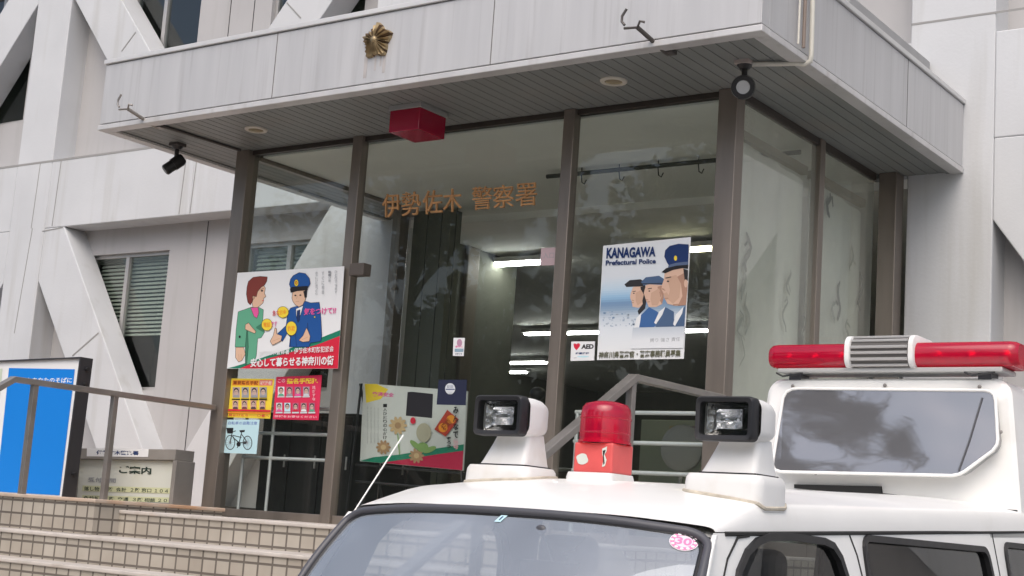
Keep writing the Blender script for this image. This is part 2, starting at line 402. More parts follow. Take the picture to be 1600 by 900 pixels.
# windows
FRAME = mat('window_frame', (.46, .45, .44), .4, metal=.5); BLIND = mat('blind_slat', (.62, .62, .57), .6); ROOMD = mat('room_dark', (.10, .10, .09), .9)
SILL = mat('window_sill', (.5, .5, .48), .6)
for i, (x0, x1, z0, z1) in enumerate(wins1+wins2):
    f = MB(); t = .05; y0, y1 = YR+.06, YR+.13
    f.box((x0, y0, z0), (x0+t, y1, z1), FRAME).box((x1-t, y0, z0), (x1, y1, z1), FRAME)
    f.box((x0+t, y0, z0), (x1-t, y1, z0+t), FRAME).box((x0+t, y0, z1-t), (x1-t, y1, z1), FRAME)
    xm = x0+.46*(x1-x0); f.box((xm-.035, y0-.01, z0+t), (xm+.035, y1-.01, z1-t), FRAME)
    fo = f.build('window', bld, bevel=.004)
    p = MB(); p.box((x0+t, y0+.03, z0+t), (x1-t, y0+.036, z1-t), WINGLASS); p.build('pane', fo)
    if i >= len(wins1):
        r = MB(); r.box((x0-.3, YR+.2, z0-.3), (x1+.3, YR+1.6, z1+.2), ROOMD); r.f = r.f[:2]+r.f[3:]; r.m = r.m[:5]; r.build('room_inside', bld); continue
    b = MB(); n = int((z1-z0)/.055); low = z0 + (.75 if i % 2 == 1 or i < 5 else .1)
    for j in range(n):
        z = z1-.08-j*.055
        if z < low: break
        b.box((x0+.07, YR+.17, z-.004), (x1-.07, YR+.215, z+.004), BLIND, Matrix.Rotation(math.radians(52), 3, 'X'))
    b.build('blind', fo)
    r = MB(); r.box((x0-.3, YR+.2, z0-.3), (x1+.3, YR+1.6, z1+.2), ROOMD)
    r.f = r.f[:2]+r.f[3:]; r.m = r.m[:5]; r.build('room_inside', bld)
# ---- lobby
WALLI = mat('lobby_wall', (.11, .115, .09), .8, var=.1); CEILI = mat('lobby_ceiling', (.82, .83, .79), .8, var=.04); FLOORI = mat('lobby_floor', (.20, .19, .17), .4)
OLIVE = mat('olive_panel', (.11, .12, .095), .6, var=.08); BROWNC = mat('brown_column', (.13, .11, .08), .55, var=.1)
lb = MB(); lx0, lx1, ly1, lz = -19, -1.5, 30, 5.02
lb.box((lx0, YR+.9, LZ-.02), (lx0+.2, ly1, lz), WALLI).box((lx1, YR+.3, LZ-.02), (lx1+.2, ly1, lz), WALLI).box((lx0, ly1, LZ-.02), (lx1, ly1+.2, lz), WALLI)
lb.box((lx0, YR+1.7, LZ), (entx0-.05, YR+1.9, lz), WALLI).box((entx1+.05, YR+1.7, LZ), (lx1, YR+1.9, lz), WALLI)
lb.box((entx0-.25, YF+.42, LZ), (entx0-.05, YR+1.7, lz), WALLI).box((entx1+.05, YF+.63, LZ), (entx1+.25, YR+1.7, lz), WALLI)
lb.build('lobby_wall', bld)
cl = MB(); cl.box((lx0, YR+.25, lz), (lx1, ly1, lz+.2), CEILI); cl.box((entx0+.01, YF, 5.0), (entx1, YR+.249, 5.09), CEILI); cl.build('lobby_ceiling', bld)
fl = MB(); fl.box((lx0, YF+.3, LZ-.3), (lx1, ly1, LZ-.02), FLOORI); fl.build('lobby_floor', bld)
# dark olive wall beside the doorway and the brown column in front of the lobby
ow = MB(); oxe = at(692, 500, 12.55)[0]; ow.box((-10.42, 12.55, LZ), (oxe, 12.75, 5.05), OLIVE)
for k in range(1, 4): ow.box((-10.42+k*.2, 12.545, LZ), (-10.412+k*.2, 12.549, 5.05), DARK)
ow.build('olive_wall_panel', bld)
a = at(690, 500, 14.2); b = at(724, 500, 14.2)
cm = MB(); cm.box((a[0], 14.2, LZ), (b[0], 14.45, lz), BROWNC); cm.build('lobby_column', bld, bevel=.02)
# fluorescent lamps (lit)
TUBE = mat('lamp_tube', (1, 1, .96), .5, emit=30); TUBEW = mat('lamp_tube_warm', (1, .93, .62), .5, emit=20); FIX = mat('lamp_housing', (.7, .7, .68), .5)
def fluor(px0, px1, py, Y, label, m=TUBE):
    Y = atz((px0+px1)/2, py, 4.9)[1]
    p0 = Vector(at(px0, py, Y)); p1 = Vector(at(px1, py, Y)); p1.z = p0.z = (p0.z+p1.z)/2
    e = empty('fluorescent_lamp', (p0+p1)/2, label, 'ceiling lamp', 'lit fluorescent lamps in the lobby')
    h = MB(); h.box((p0.x-.05, Y-.09, p0.z+.022), (p1.x+.05, Y+.09, p0.z+.08), FIX)
    if p0.z < lz-.1:
        for x in (p0.x+.1, p1.x-.1): h.tube([(x, Y, p0.z+.08), (x, Y, lz-.002)], .008, FIX, 6)
    h.build('housing', e, bevel=.006)
    t = MB(); t.tube([(p0.x, Y-.04, p0.z), (p1.x, Y-.04, p0.z)], .017, m, 8).tube([(p0.x, Y+.04, p0.z), (p1.x, Y+.04, p0.z)], .017, m, 8); t.build('tube', e, smooth=True)
fluor(765, 862, 412, 15.2, 'lit lamp high behind the small pink paper notice')
fluor(1040, 1114, 391, 14.5, 'warm lit lamp behind the upper right corner of the recruitment poster', TUBEW)
fluor(822, 940, 521, 20, 'long lit lamp running behind the heart sticker')
fluor(1000, 1105, 518, 20, 'lit lamp behind the lower right of the recruitment poster')
fluor(790, 853, 567, 24, 'lit lamp low in the lobby, longer of the two near the door')
fluor(791, 822, 582, 25, 'short lit lamp between the two lowest lobby lamps')
# lobby furniture
DESK = mat('counter_wood', (.22, .16, .10), .5, var=.15)
ct = empty('reception_counter', (-12.4, 18.5, LZ), 'dim wooden reception counter deep inside the lobby', 'counter')
m = MB(); m.box((-15.5, 18.2, LZ), (-9.5, 18.8, LZ+.95), DESK); m.build('counter_body', ct, bevel=.01)
m = MB(); m.box((-15.6, 18.1, LZ+.95), (-9.4, 18.9, LZ+1.0), mat('counter_top', (.3, .29, .26), .3)); m.build('counter_top', ct, bevel=.01)
bk = empty('bookcase', (-6.9, 15.4, LZ), 'low steel bookcase with folders behind the right glass bay', 'bookcase')
m = MB(); m.box((-8.9, 15.2, LZ), (-5.4, 15.6, LZ+1.45), mat('steel_shelf', (.34, .37, .28), .5)); m.build('shelf_body', bk, bevel=.01)
m = MB(); x = -8.5
while x < -5.5:
    w = random.uniform(.05, .11); m.box((x, 15.17, LZ+1.0), (x+w-.006, 15.199, LZ+1.38), mat('folder%d' % random.randrange(5), (random.uniform(.1, .45), random.uniform(.15, .4), random.uniform(.1, .3)), .6)); x += w
m.build('folders', bk)
f0 = at(1066, 700, 11.2)
fan = empty('electric_fan', (f0[0], 11.2, LZ), 'grey round floor fan behind the lower right glass rails', 'fan')
FANM = mat('fan_grey', (.22, .22, .20), .5)
m = MB(); m.lathe([(.0, -.05), (.16, -.05), (.20, -.02), (.20, .02), (.16, .06), (0, .06)], (f0[0], 11.2, f0[2]), FANM, 24, 'y'); m.build('fan_cage', fan, smooth=True)
m = MB(); m.tube([(f0[0], 11.2, LZ+.03), (f0[0], 11.2, f0[2]-.19)], .02, FANM); m.build('fan_pole', fan, smooth=True)
m = MB(); m.lathe([(0, .0), (.18, .0), (.17, .03), (0, .04)], (f0[0], 11.2, LZ), FANM, 24); m.build('fan_base', fan, smooth=True)
hd = at(840, 615, 12.3)
m = MB(); m.lathe([(.0, LZ), (.13, LZ), (.12, LZ+.03), (.02, LZ+.05), (.02, hd[2]-.12)], (hd[0], 12.3, 0), BLACK, 14); m.sphere(hd, .085, BLACK, 14, (1, 1, .8))
m.tube([(hd[0], 12.3, hd[2]-.13), (hd[0], 12.3, hd[2]-.05)], .03, BLACK)
tag(m.build('floor_lamp', smooth=True), 'slim black stand with a rounded black head behind the door glass', 'stand')

# ---- entrance stairs and landing
TILE = bpy.data.materials.new('beige_tile'); TILE.use_nodes = True; nt = TILE.node_tree; b = nt.nodes['Principled BSDF']; b.inputs['Roughness'].default_value = .55
tc = nt.nodes.new('ShaderNodeTexCoord'); sx = nt.nodes.new('ShaderNodeSeparateXYZ'); cx = nt.nodes.new('ShaderNodeCombineXYZ'); ad = nt.nodes.new('ShaderNodeMath')
nt.links.new(tc.outputs['Object'], sx.inputs[0]); nt.links.new(sx.outputs['X'], ad.inputs[0]); nt.links.new(sx.outputs['Y'], ad.inputs[1]); nt.links.new(ad.outputs[0], cx.inputs[0]); nt.links.new(sx.outputs['Z'], cx.inputs[1])
br = nt.nodes.new('ShaderNodeTexBrick'); br.offset = 0; br.squash = 1
br.inputs['Scale'].default_value = 1; br.inputs['Brick Width'].default_value = .137; br.inputs['Row Height'].default_value = .105; br.inputs['Mortar Size'].default_value = .009
br.inputs['Color1'].default_value = (.45, .41, .35, 1); br.inputs['Color2'].default_value = (.375, .335, .28, 1); br.inputs['Mortar'].default_value = (.15, .13, .11, 1); br.inputs['Bias'].default_value = -.2
nt.links.new(cx.outputs[0], br.inputs['Vector'])
nf = _noise(nt, 2.5, 5, (1, 1, 1), 3); mx = nt.nodes.new('ShaderNodeMix'); mx.data_type = 'RGBA'; mx.blend_type = 'MULTIPLY'; mx.inputs['Factor'].default_value = .5
cr = nt.nodes.new('ShaderNodeValToRGB'); cr.color_ramp.elements[0].position = .3; cr.color_ramp.elements[0].color = (.6, .56, .52, 1); cr.color_ramp.elements[1].position = .65
nt.links.new(nf, cr.inputs[0]); nt.links.new(br.outputs['Color'], mx.inputs['A']); nt.links.new(cr.outputs[0], mx.inputs['B']); nt.links.new(mx.outputs['Result'], b.inputs['Base Color'])
bp = nt.nodes.new('ShaderNodeBump'); bp.inputs['Strength'].default_value = .6; bp.inputs['Distance'].default_value = .006; bp.invert = True
nt.links.new(br.outputs['Fac'], bp.inputs['Height']); nt.links.new(bp.outputs[0], b.inputs['Normal'])
NOSE = mat('step_nosing', (.52, .475, .43), .6, var=.12, vscale=5, dirt=(.3, .2, .13), dirt_amt=.6, dirt_stretch=(1, 1, 1), dirt_scale=3)
PLNOSE = mat('platform_edge', (.50, .40, .32), .6, var=.12, vscale=5, dirt=(.50, .26, .12), dirt_amt=.7, dirt_stretch=(1, 1, 1), dirt_scale=1.8, dirt_lo=.48, dirt_hi=.66)
st = empty('entrance_steps', (-8, 8, 0), 'wide beige tiled entrance steps with pale worn nosings', 'steps')
lv = [(8.08, LZ)]; z, y = 1.345, 7.55
while z > .05: lv.append((y, z)); z -= .21; y -= .32
m = MB(); n_ = MB(); SX0, SX1 = -16., -5.0
for i, (y, z) in enumerate(lv):
    x0 = -9.521 if i == 0 else SX0
    yb = 12.9 if i == 0 else lv[i-1][0]-.012
    zb = -.05 if i == len(lv)-1 else lv[i+1][1]-.1
    m.box((x0, y, 0), (SX1, yb, z-.03), TILE)
    n_.box((x0, y-.018, z-.03), (SX1, yb, z), NOSE)
m.build('risers', st); n_.build('treads', st, bevel=.008)
pf = MB(); pf.box((SX0, 7.82, 1.347), (-9.52, 9.2, 1.597), TILE); pf.box((SX0, 9.201, 1.347), (-10.66, YF-.01, 1.597), TILE); pf.build('platform', st)
pf = MB(); pf.box((SX0, 7.80, 1.597), (-9.50, 9.22, 1.627), PLNOSE); pf.box((SX0, 9.221, 1.597), (-10.64, YF-.01, 1.627), PLNOSE); pf.build('platform_top', st, bevel=.008)

# ---- canopy
CX0, CX1, CY0, CY1, CZ0, CZ1 = -11.34, -4.39, 8.84, YF-.003, 5.10, 5.80
cn = empty('entrance_canopy', ((CX0+CX1)/2, CY0, CZ0), 'deep grey metal canopy over the glass entrance with streaked fascia', 'canopy')
fa = MB(); th = .12
def fascia(z0, z1, off, m, mb):
    mb.box((CX0+off, CY0+off, z0), (CX1-off, CY0+off+th, z1), m)
    mb.box((CX0+off, CY0+off+th, z0), (CX0+off+th, CY1, z1), m)
    mb.box((CX1-off-th, CY0+off+th, z0), (CX1-off, CY1, z1), m)
fascia(CZ0+.062, CZ1-.052, .012, FASCIA, fa)
fa.build('fascia', cn, bevel=.004)
lp = MB(); fascia(CZ0, CZ0+.05, 0, mat('canopy_lip', (.56, .55, .545), .4, metal=.2, var=.08, vscale=3, dirt=(.33, .3, .27), dirt_amt=.5, dirt_scale=3), lp); lp.build('lip', cn, bevel=.006)
cp = MB(); fascia(CZ1-.045, CZ1, -.008, mat('canopy_coping', (.60, .595, .59), .4, metal=.2, var=.06, vscale=3), cp); cp.build('coping', cn, bevel=.006)
gp = MB(); fascia(CZ0+.045, CZ1-.04, .03, DARK, gp)
for X in (-9.055, -6.71): gp.box((X-.0035, CY0+.009, CZ0+.062), (X+.0035, CY0+.013, CZ1-.052), mat('seam_grey', (.16, .155, .15), .7))
gp.box((CX1-.013, 11.62, CZ0+.062), (CX1-.009, 11.628, CZ1-.052), mat('seam_grey', (.16, .155, .15), .7))
gp.build('shadow_joint', cn)
sf = MB(); nb = 62; w = (CX1-CX0-2*th)/nb
for i in range(nb):
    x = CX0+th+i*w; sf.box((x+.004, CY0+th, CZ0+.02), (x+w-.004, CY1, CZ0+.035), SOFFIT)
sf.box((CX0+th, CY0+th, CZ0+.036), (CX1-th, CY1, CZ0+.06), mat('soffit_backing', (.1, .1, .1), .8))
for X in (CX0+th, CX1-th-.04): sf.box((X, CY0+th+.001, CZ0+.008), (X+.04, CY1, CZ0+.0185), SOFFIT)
sf.build('soffit', cn)
rf = MB(); rf.box((CX0+.1, CY0+.1, CZ1-.25), (CX1-.1, CY1, CZ1-.12), mat('canopy_roofing', (.3, .3, .3), .8)); rf.build('canopy_roof', cn)
u0 = atx(1404, 45, CX1-.35); u1 = atx(1484, 112, CX1-.35)
us = MB(); us.box((CX1-.60, 11.1, CZ1-.12), (CX1-.33, YF-.02, CZ1+.40), mat('roof_upstand', (.33, .33, .33), .6, var=.1)); us.build('roof_upstand', cn, bevel=.01)
# emblem on the fascia: five pointed ribbed crest
eC = Vector((-7.885, CY0+.012, 5.51)); em = empty('police_crest', eC, 'tarnished bronze five pointed crest mounted on the canopy fascia', 'emblem')
m = MB(); R_, r_ = .165, .118
def crest(rad, depth, rot=0.):
    pts = []
    for i in range(50):
        a = PI/2+2*PI*i/50+rot; ph = (i % 10)/10
        rr = rad*(1-.30*(1-abs(2*ph-1))**.9) if True else rad
        pts.append((rr*math.cos(a), rr*math.sin(a)))
    return pts
op = crest(R_, 0); vs = [eC+Vector((x, 0, z)) for x, z in op]
for i, (x, z) in enumerate(op):
    rib = .020+(.022 if i % 2 == 0 else -.002); vs.append(eC+Vector((x*.93, -rib, z*.93)))
for i, (x, z) in enumerate(op):
    rib = .036+(.022 if i % 2 == 0 else -.004); vs.append(eC+Vector((x*.5, -rib, z*.5)))
for i, (x, z) in enumerate(op): vs.append(eC+Vector((x*.17, -.062, z*.17)))
fs = []
for L in range(3):
    for i in range(50): j = (i+1) % 50; fs.append((L*50+i, L*50+j, (L+1)*50+j, (L+1)*50+i))
fs.append(tuple(150+i for i in range(50))); m.add(vs, fs[:1], GOLD); k0 = len(m.v)-len(vs)
GOLDD = mat('crest_dark', (.09, .055, .03), .6, metal=.5, var=.3, vscale=14)  # darker bronze for some facets of the star
for q, f in enumerate(fs[1:]): m.f.append([k0+a for a in f]); m.m.append(m.mi(GOLDD if (q % 50) % 4 == 2 else GOLD))
if True: pass; m.build('crest_star', em)
m = MB(); m.sphere(eC+Vector((0, -.06, 0)), .03, GOLD, 12, (1, .6, 1)); m.build('crest_boss', em, smooth=True)
# rust streaks running down under the crest
STR = mat('rust_streak', (.41, .385, .375), .6, var=.12, vscale=9)
for dx, w, l in ((-.115, .040, .17), (.085, .036, .15), (-.01, .022, .12), (.045, .02, .09)):
    m = MB(); x = eC.x+dx; m.add([(x-w/2, CY0+.0105, eC.z-.11), (x+w/2, CY0+.0105, eC.z-.11), (x+w/2.4, CY0+.0105, eC.z-.13-l), (x-w/2.4, CY0+.0105, eC.z-.13-l)], [(0, 3, 2, 1)], STR); m.build('rust_streak', cn)
# red lantern box
rl = empty('red_lamp', (-7.95, 9.53, 5.1), 'square red police lamp box under the canopy soffit', 'lamp')
m = MB(); m.box((-8.115, 9.34, 4.885), (-7.785, 9.70, 5.075), REDBOX); m.build('red_shade', rl, bevel=.006)
m = MB(); m.box((-8.125, 9.33, 5.075), (-7.775, 9.71, 5.119), mat('lamp_plate', (.42, .41, .40), .4, metal=.4)); m.build('mounting_plate', rl, bevel=.004)
# downlights
DLR = mat('downlight_ring', (.55, .51, .44), .4); DLC = mat('downlight_cone', (.5, .42, .28), .25, metal=.5)
for (X, Y), lab in (((-9.83, 9.45), 'round recessed soffit downlight near the left glass post'), ((-5.96, 9.47), 'round recessed soffit downlight above the recruitment poster')):
    e = empty('downlight', (X, Y, CZ0), lab, 'ceiling lamp', 'recessed downlights in the canopy')
    m = MB(); m.lathe([(.072, .019), (.072, .006), (.10, .004), (.108, .012), (.108, .021)], (X, Y, CZ0), DLR, 28); m.build('ring', e, smooth=True)
    m = MB(); m.lathe([(.0, .0185), (.03, .0185), (.074, .012)], (X, Y, CZ0), DLC, 24); m.build('reflector', e, smooth=True)
# flag pole brackets
IRON = mat('dull_iron', (.10, .09, .085), .5, metal=.5)
def bracket(X, lab, pale=False):
    im = RAILM if pale else IRON
    e = empty('flag_bracket', (X, CY0, CZ0), lab, 'bracket', 'iron brackets under the canopy lip')
    a = Vector((X, CY0+.14, CZ0-.004)); b_ = Vector((X-.07, CY0-.16, CZ0+.10))
    m = MB(); m.tube([a+Vector((.02, .07, .015)), a, b_], .017, im, 10); m.build('arm', e, smooth=True)
    m = MB(); c = b_; m.tube([c+Vector((.06, 0, .03)), c+Vector((.03, -.02, .035)), c, c+Vector((-.10, -.02, -.0))], .010, im, 8)
    m.tube([c+Vector((-.09, -.03, .02)), c+Vector((-.115, -.03, .05)), c+Vector((-.115, -.03, .09)), c+Vector((-.08, -.03, .14))], .010, im, 8); m.build('hook', e, smooth=True)
    m = MB(); m.box((X-.02, CY0+.12, CZ0-.012), (X+.06, CY0+.2, CZ0+.02), im); m.build('foot_plate', e, bevel=.003)
bracket(-10.66, 'thin pale flag bracket at the left end of the canopy lip', True)
bracket(-5.22, 'dark iron flag bracket with hook near the right end of the canopy lip')
cd = MB(); cd.tube([(-10.59, 8.98, CZ0+.005), (-10.53, 9.94, CZ0+.005)], .014, IRON, 8); tag(cd.build('conduit', smooth=True), 'thin dark conduit crossing the left soffit to the corner post', 'conduit')
# security cameras
CAMB = mat('camera_black', (.012, .012, .013), .35)
def seccam(loc, yawdeg, tilt, lab, ring=False):
    e = empty('security_camera', loc, lab, 'security camera', 'black security cameras under the canopy')
    X, Y, Z = loc
    m = MB(); m.box((X-.06, Y-.06, Z-.03), (X+.06, Y+.06, Z+.018), mat('junction_box', (.42, .36, .33), .5) if ring else IRON); m.build('mount_plate', e, bevel=.004)
    m = MB(); m.tube([(X, Y, Z-.03), (X, Y, Z-.15)], .022, CAMB, 12).tube([(X, Y, Z-.03), (X, Y, Z-.06)], [.06, .035], CAMB, 12); m.build('stem', e, smooth=True)
    R = Matrix.Rotation(math.radians(yawdeg), 3, 'Z') @ Matrix.Rotation(math.radians(tilt), 3, 'X'); c = Vector((X, Y, Z-.20))
    m = MB()
    if ring:
        prof = [(.0, -.06), (.05, -.062), (.056, -.075), (.085, -.075), (.09, -.05), (.085, .03), (.06, .07), (0, .08)]
        m.lathe(prof, (0, 0, 0), CAMB, 24, 'y'); m.v = [tuple(R @ Vector(v)+c) for v in m.v]; m.build('head', e, smooth=True)
        m = MB(); m.lathe([(0, -.064), (.05, -.064)], (0, 0, 0), mat('camera_window', (.55, .55, .55), .2, metal=.3), 20, 'y'); m.v = [tuple(R @ Vector(v)+c) for v in m.v]; m.build('lens', e)
    else:
        m.lathe([(0, -.13), (.045, -.13), (.055, -.12), (.055, -.03), (.062, -.03), (.062, .06), (.05, .09), (0, .09)], (0, 0, 0), CAMB, 18, 'y')
        m.v = [tuple(R @ Vector(v)+c) for v in m.v]; m.build('head', e, smooth=True)
        m = MB(); m.lathe([(0, -.132), (.035, -.132)], (0, 0, 0), mat('lens_dark', (.01, .01, .02), .1), 18, 'y'); m.v = [tuple(R @ Vector(v)+c) for v in m.v]; m.build('lens', e)
seccam((-11.0, 9.55, CZ0+.02), -35, 42, 'small black security camera aimed down at the left soffit edge')
seccam((-4.82, 9.45, CZ0+.02), 22, 14, 'round black security camera beside the right corner post', True)
PVC = mat('cream_pipe', (.62, .60, .53), .4, var=.08, vscale=5)
m = MB(); X = CX1+.022
m.tube([(-4.77, 9.47, CZ0-.0), (-4.62, 9.52, CZ0-.003), (-4.45, 9.57, CZ0-.005), (CX1-.02, 9.59, CZ0-.012), (X+.004, 9.59, CZ0+.008), (X+.008, 9.59, CZ0+.05), (X+.006, 9.585, CZ0+.4), (X, 9.58, CZ1+.05)], .019, PVC, 10)
m.tube([(X, 9.47, CZ0+.07), (X, 9.47, CZ1+.05)], .014, mat('brown_pipe', (.23, .18, .15), .5), 8).tube([(X, 9.38, CZ0+.07), (X, 9.38, CZ1+.05)], .008, PVC, 8)
tag(m.build('cable_pipe', smooth=True), 'cream cable pipe bending down the right canopy side to the camera', 'pipe')

# ---- glass vestibule
HZ, SZ = 5.06, 1.60
GX0, GX1, GY = -10.52, -5.21, 10.06
ve = empty('glass_vestibule', ((GX0+GX1)/2, 10, LZ), 'glazed entrance porch with bronze aluminium posts under the canopy', 'vestibule')
def post(x0, x1, y0, y1, z0=LZ, z1=CZ0+.018):
    m = MB(); m.box((x0, y0, z0), (x1, y1, z1), BRONZE)
    return m.build('post', ve, bevel=.006)
post(-10.62, -10.45, 9.98, 10.13); post(-9.105, -8.99, 9.99, 10.09); post(-6.76, -6.65, 9.99, 10.09); post(-5.305, -5.14, 9.98, 10.12)
post(-5.22, -5.13, 11.56, 11.66); post(-5.12, -4.95, 12.86, YF-.004)
post(-10.56, -10.44, 12.35, 12.5)
for x0, x1 in ((-10.449, -9.106), (-8.989, -6.761), (-6.649, -5.306)):
    m = MB(); m.box((x0, 10.03, HZ+.012), (x1, 10.09, CZ0+.018), mat('dark_bronze', (.06, .05, .042), .45, metal=.4)); m.build('head_rail', ve, bevel=.004)
    m = MB(); m.box((x0, 10.02, LZ), (x1, 10.10, SZ+.03), BRONZE); m.build('sill_rail', ve, bevel=.004)
for y0, y1 in ((10.121, 11.56), (11.66, 12.86)):
    m = MB(); m.box((-5.205, y0, HZ-.005), (-5.145, y1, CZ0+.018), mat('dark_bronze', (.06, .05, .042), .45, metal=.4)); m.build('head_rail', ve, bevel=.004)
    m = MB(); m.box((-5.215, y0, LZ), (-5.135, y1, SZ+.06), BRONZE); m.build('sill_rail', ve, bevel=.004)
m = MB(); m.box((-10.53, 10.131, HZ-.02), (-10.45, 12.35, CZ0+.018), BRONZE); m.build('head_rail', ve, bevel=.004)
m = MB(); m.box((-10.53, 10.131, LZ), (-10.45, 12.35, SZ+.05), BRONZE); m.build('sill_rail', ve, bevel=.004)
for a, b_ in (((-10.44, 10.055, SZ), (-9.10, 10.063, HZ+.02)), ((-8.995, 10.055, SZ), (-6.755, 10.063, HZ+.02)), ((-6.655, 10.055, SZ), (-5.30, 10.063, HZ+.02)),
              ((-5.179, 10.15, SZ), (-5.171, 11.57, HZ)), ((-5.179, 11.65, SZ), (-5.171, 12.87, HZ)), ((-10.494, 10.15, SZ), (-10.486, 12.36, HZ))):
    m = MB(); m.box(a, b_, GLASS2 if a[0] > -6 and b_[0] < -5.16 and a[1] > 10.1 else GLASS); m.build('glass_pane', ve)
m = MB(); m.box((-10.44, 10.17, HZ+.02), (-5.22, YF, HZ+.038), mat('vestibule_ceiling', (.80, .82, .77), .7, var=.05, vscale=1)); m.build('ceiling_panel', ve)
lk = at(562, 426, 9.95)
m = MB(); m.box((lk[0]-.05, 9.86, lk[2]-.04), (lk[0]+.12, 9.968, lk[2]+.07), mat('door_sensor', (.09, .075, .065), .5)); m.build('door_sensor', ve, bevel=.006)
# inner hanging bar near the ceiling
hb0, hb1 = at(895, 272, 11.6), at(1122, 251, 11.6)
m = MB(); m.tube([(hb0[0]-.3, 11.6, hb0[2]), (hb1[0]+.8, 11.6, hb0[2])], .022, mat('bar_dark', (.05, .055, .045), .5), 8)
for k in range(5):
    x = hb0[0]+.1+k*.42; m.tube([(x, 11.6, hb0[2]-.02), (x+.01, 11.6, hb0[2]-.09), (x+.04, 11.6, hb0[2]-.11), (x+.06, 11.6, hb0[2]-.07)], .006, DARK, 6)
    m.tube([(x, 11.6, hb0[2]), (x, 11.6, HZ+.02)], .006, DARK, 6)
tag(m.build('hanging_bar', smooth=True), 'dark horizontal bar with small hooks hung inside the right bay', 'bar')
# inside guard rails
def inrail(x0, x1, posts, lab):
    e = empty('guard_rail', ((x0+x1)/2, 10.24, LZ), lab, 'rail', 'steel guard rails inside the glass')
    for z in (2.60, 2.36, 2.125):
        m = MB(); m.tube([(x0, 10.24, z), (x1, 10.24, z)], .017, SILVER, 10); m.build('bar', e, smooth=True)
    for x in posts:
        m = MB(); m.tube([(x, 10.24, LZ), (x, 10.24, 2.60)], .016, SILVER, 10); m.build('upright', e, smooth=True)
inrail(-10.40, -9.14, (-10.385, -10.02, -9.155), 'silver guard rail inside the left bay below the posters')
inrail(-6.62, -5.34, (-6.60, -5.36), 'silver guard rail inside the right bay below the recruitment poster')
# added screens imitating the white wall's reflection in the right side glass
SCR = mat('reflection_cloth', (.80, .80, .73), .8, var=.10, vscale=1.6, stretch=(1, 1, .5), dirt=(.58, .50, .45), dirt_amt=.6, dirt_scale=1.3, dirt_stretch=(1, 1, .6))
MARK = flat('mark_dark', (.06, .07, .065)); MARKG = flat('mark_grey', (.36, .38, .34)); MARKL = flat('mark_pale', (.40, .36, .32))
def screen(y0, y1, lab, marks):
    e = empty('reflection_screen', (-5.27, (y0+y1)/2, SZ), lab, 'screen', 'added screens imitating reflections in the side glass')
    m = MB(); n = 24
    def fn(u, v): return Vector((-5.27-.012*math.sin(u*19+v*.6)-.006*math.sin(u*7), y0+(y1-y0)*u, SZ+.04+(4.80-SZ-.04-.06*u)*v))
    m.grid(fn, n, 6, SCR, True)
    def fb(u, v): return fn(u, v)+Vector((-.006, 0, 0))
    m.grid(fb, n, 6, SCR); m.build('cloth', e, smooth=True)
    m = MB(); m.box((-5.30, y0, 4.80), (-5.24, y1, 4.87), mat('screen_rod', (.30, .24, .16), .5)); m.build('rod', e)
    m = MB(); rnd = random.Random(len(lab))
    lay = [0]
    def stroke(pts, w, mt):          # painted reflection mark: (y,z) points with tapering width
        P = []; n = len(pts); lay[0] += 1; off = -5.2485+lay[0]*.0003
        for i, (a, b_) in enumerate(pts):
            k = w*(.35+math.sin(PI*(i+.3)/(n))*.9)*rnd.uniform(.7, 1.3)
            if i == 0: t = (pts[1][0]-a, pts[1][1]-b_)
            elif i == n-1: t = (a-pts[-2][0], b_-pts[-2][1])
            else: t = (pts[i+1][0]-pts[i-1][0], pts[i+1][1]-pts[i-1][1])
            l = math.hypot(*t) or 1; P.append((a, b_, -t[1]/l*k, t[0]/l*k))
        vs = []
        for a, b_, nx, ny in P: vs += [(off, a+nx, b_+ny), (off, a-nx, b_-ny)]
        m.add(vs, [(2*i, 2*i+1, 2*i+3, 2*i+2) for i in range(n-1)], mt)
    for (px, py, h, w, mt) in marks:
        _, Y, Z = atx(px, py, -5.25)
        pts = [(Y+rnd.uniform(-.02, .02)+.04*math.sin(i*1.1+px), Z+h/2-h*i/6) for i in range(7)]
        stroke(pts, w*1.5, mt)
        for q in range(1):
            i = rnd.randrange(1, 5); a, b_ = pts[i]
            dy = rnd.choice((-1, 1))*rnd.uniform(.05, .11)
            stroke([(a, b_), (a+dy*.5, b_+rnd.uniform(-.05, .03)), (a+dy, b_+rnd.uniform(-.14, .0))], w*.8, mt)
    m.build('reflection_marks', e)
screen(10.17, 11.55, 'pale cloth screen with dark brush strokes in the front side pane beside the corner post',
       [(1168, 395, .32, .018, MARK), (1161, 440, .30, .012, MARKG), (1166, 490, .35, .010, MARKG), (1156, 505, .2, .012, MARKG), (1232, 440, .22, .010, MARKG), (1226, 490, .3, .008, MARKG), (1256, 510, .2, .009, MARKG), (1160, 545, .3, .006, MARKG)])
screen(11.67, 12.85, 'pale cloth screen with brush strokes in the rear side pane next to the building',
       [(1295, 320, .22, .016, MARK), (1310, 470, .36, .016, MARK), (1302, 485, .22, .010, MARKG), (1344, 455, .36, .012, MARK), (1331, 405, .25, .008, MARKG), (1322, 515, .2, .01, MARKG)])
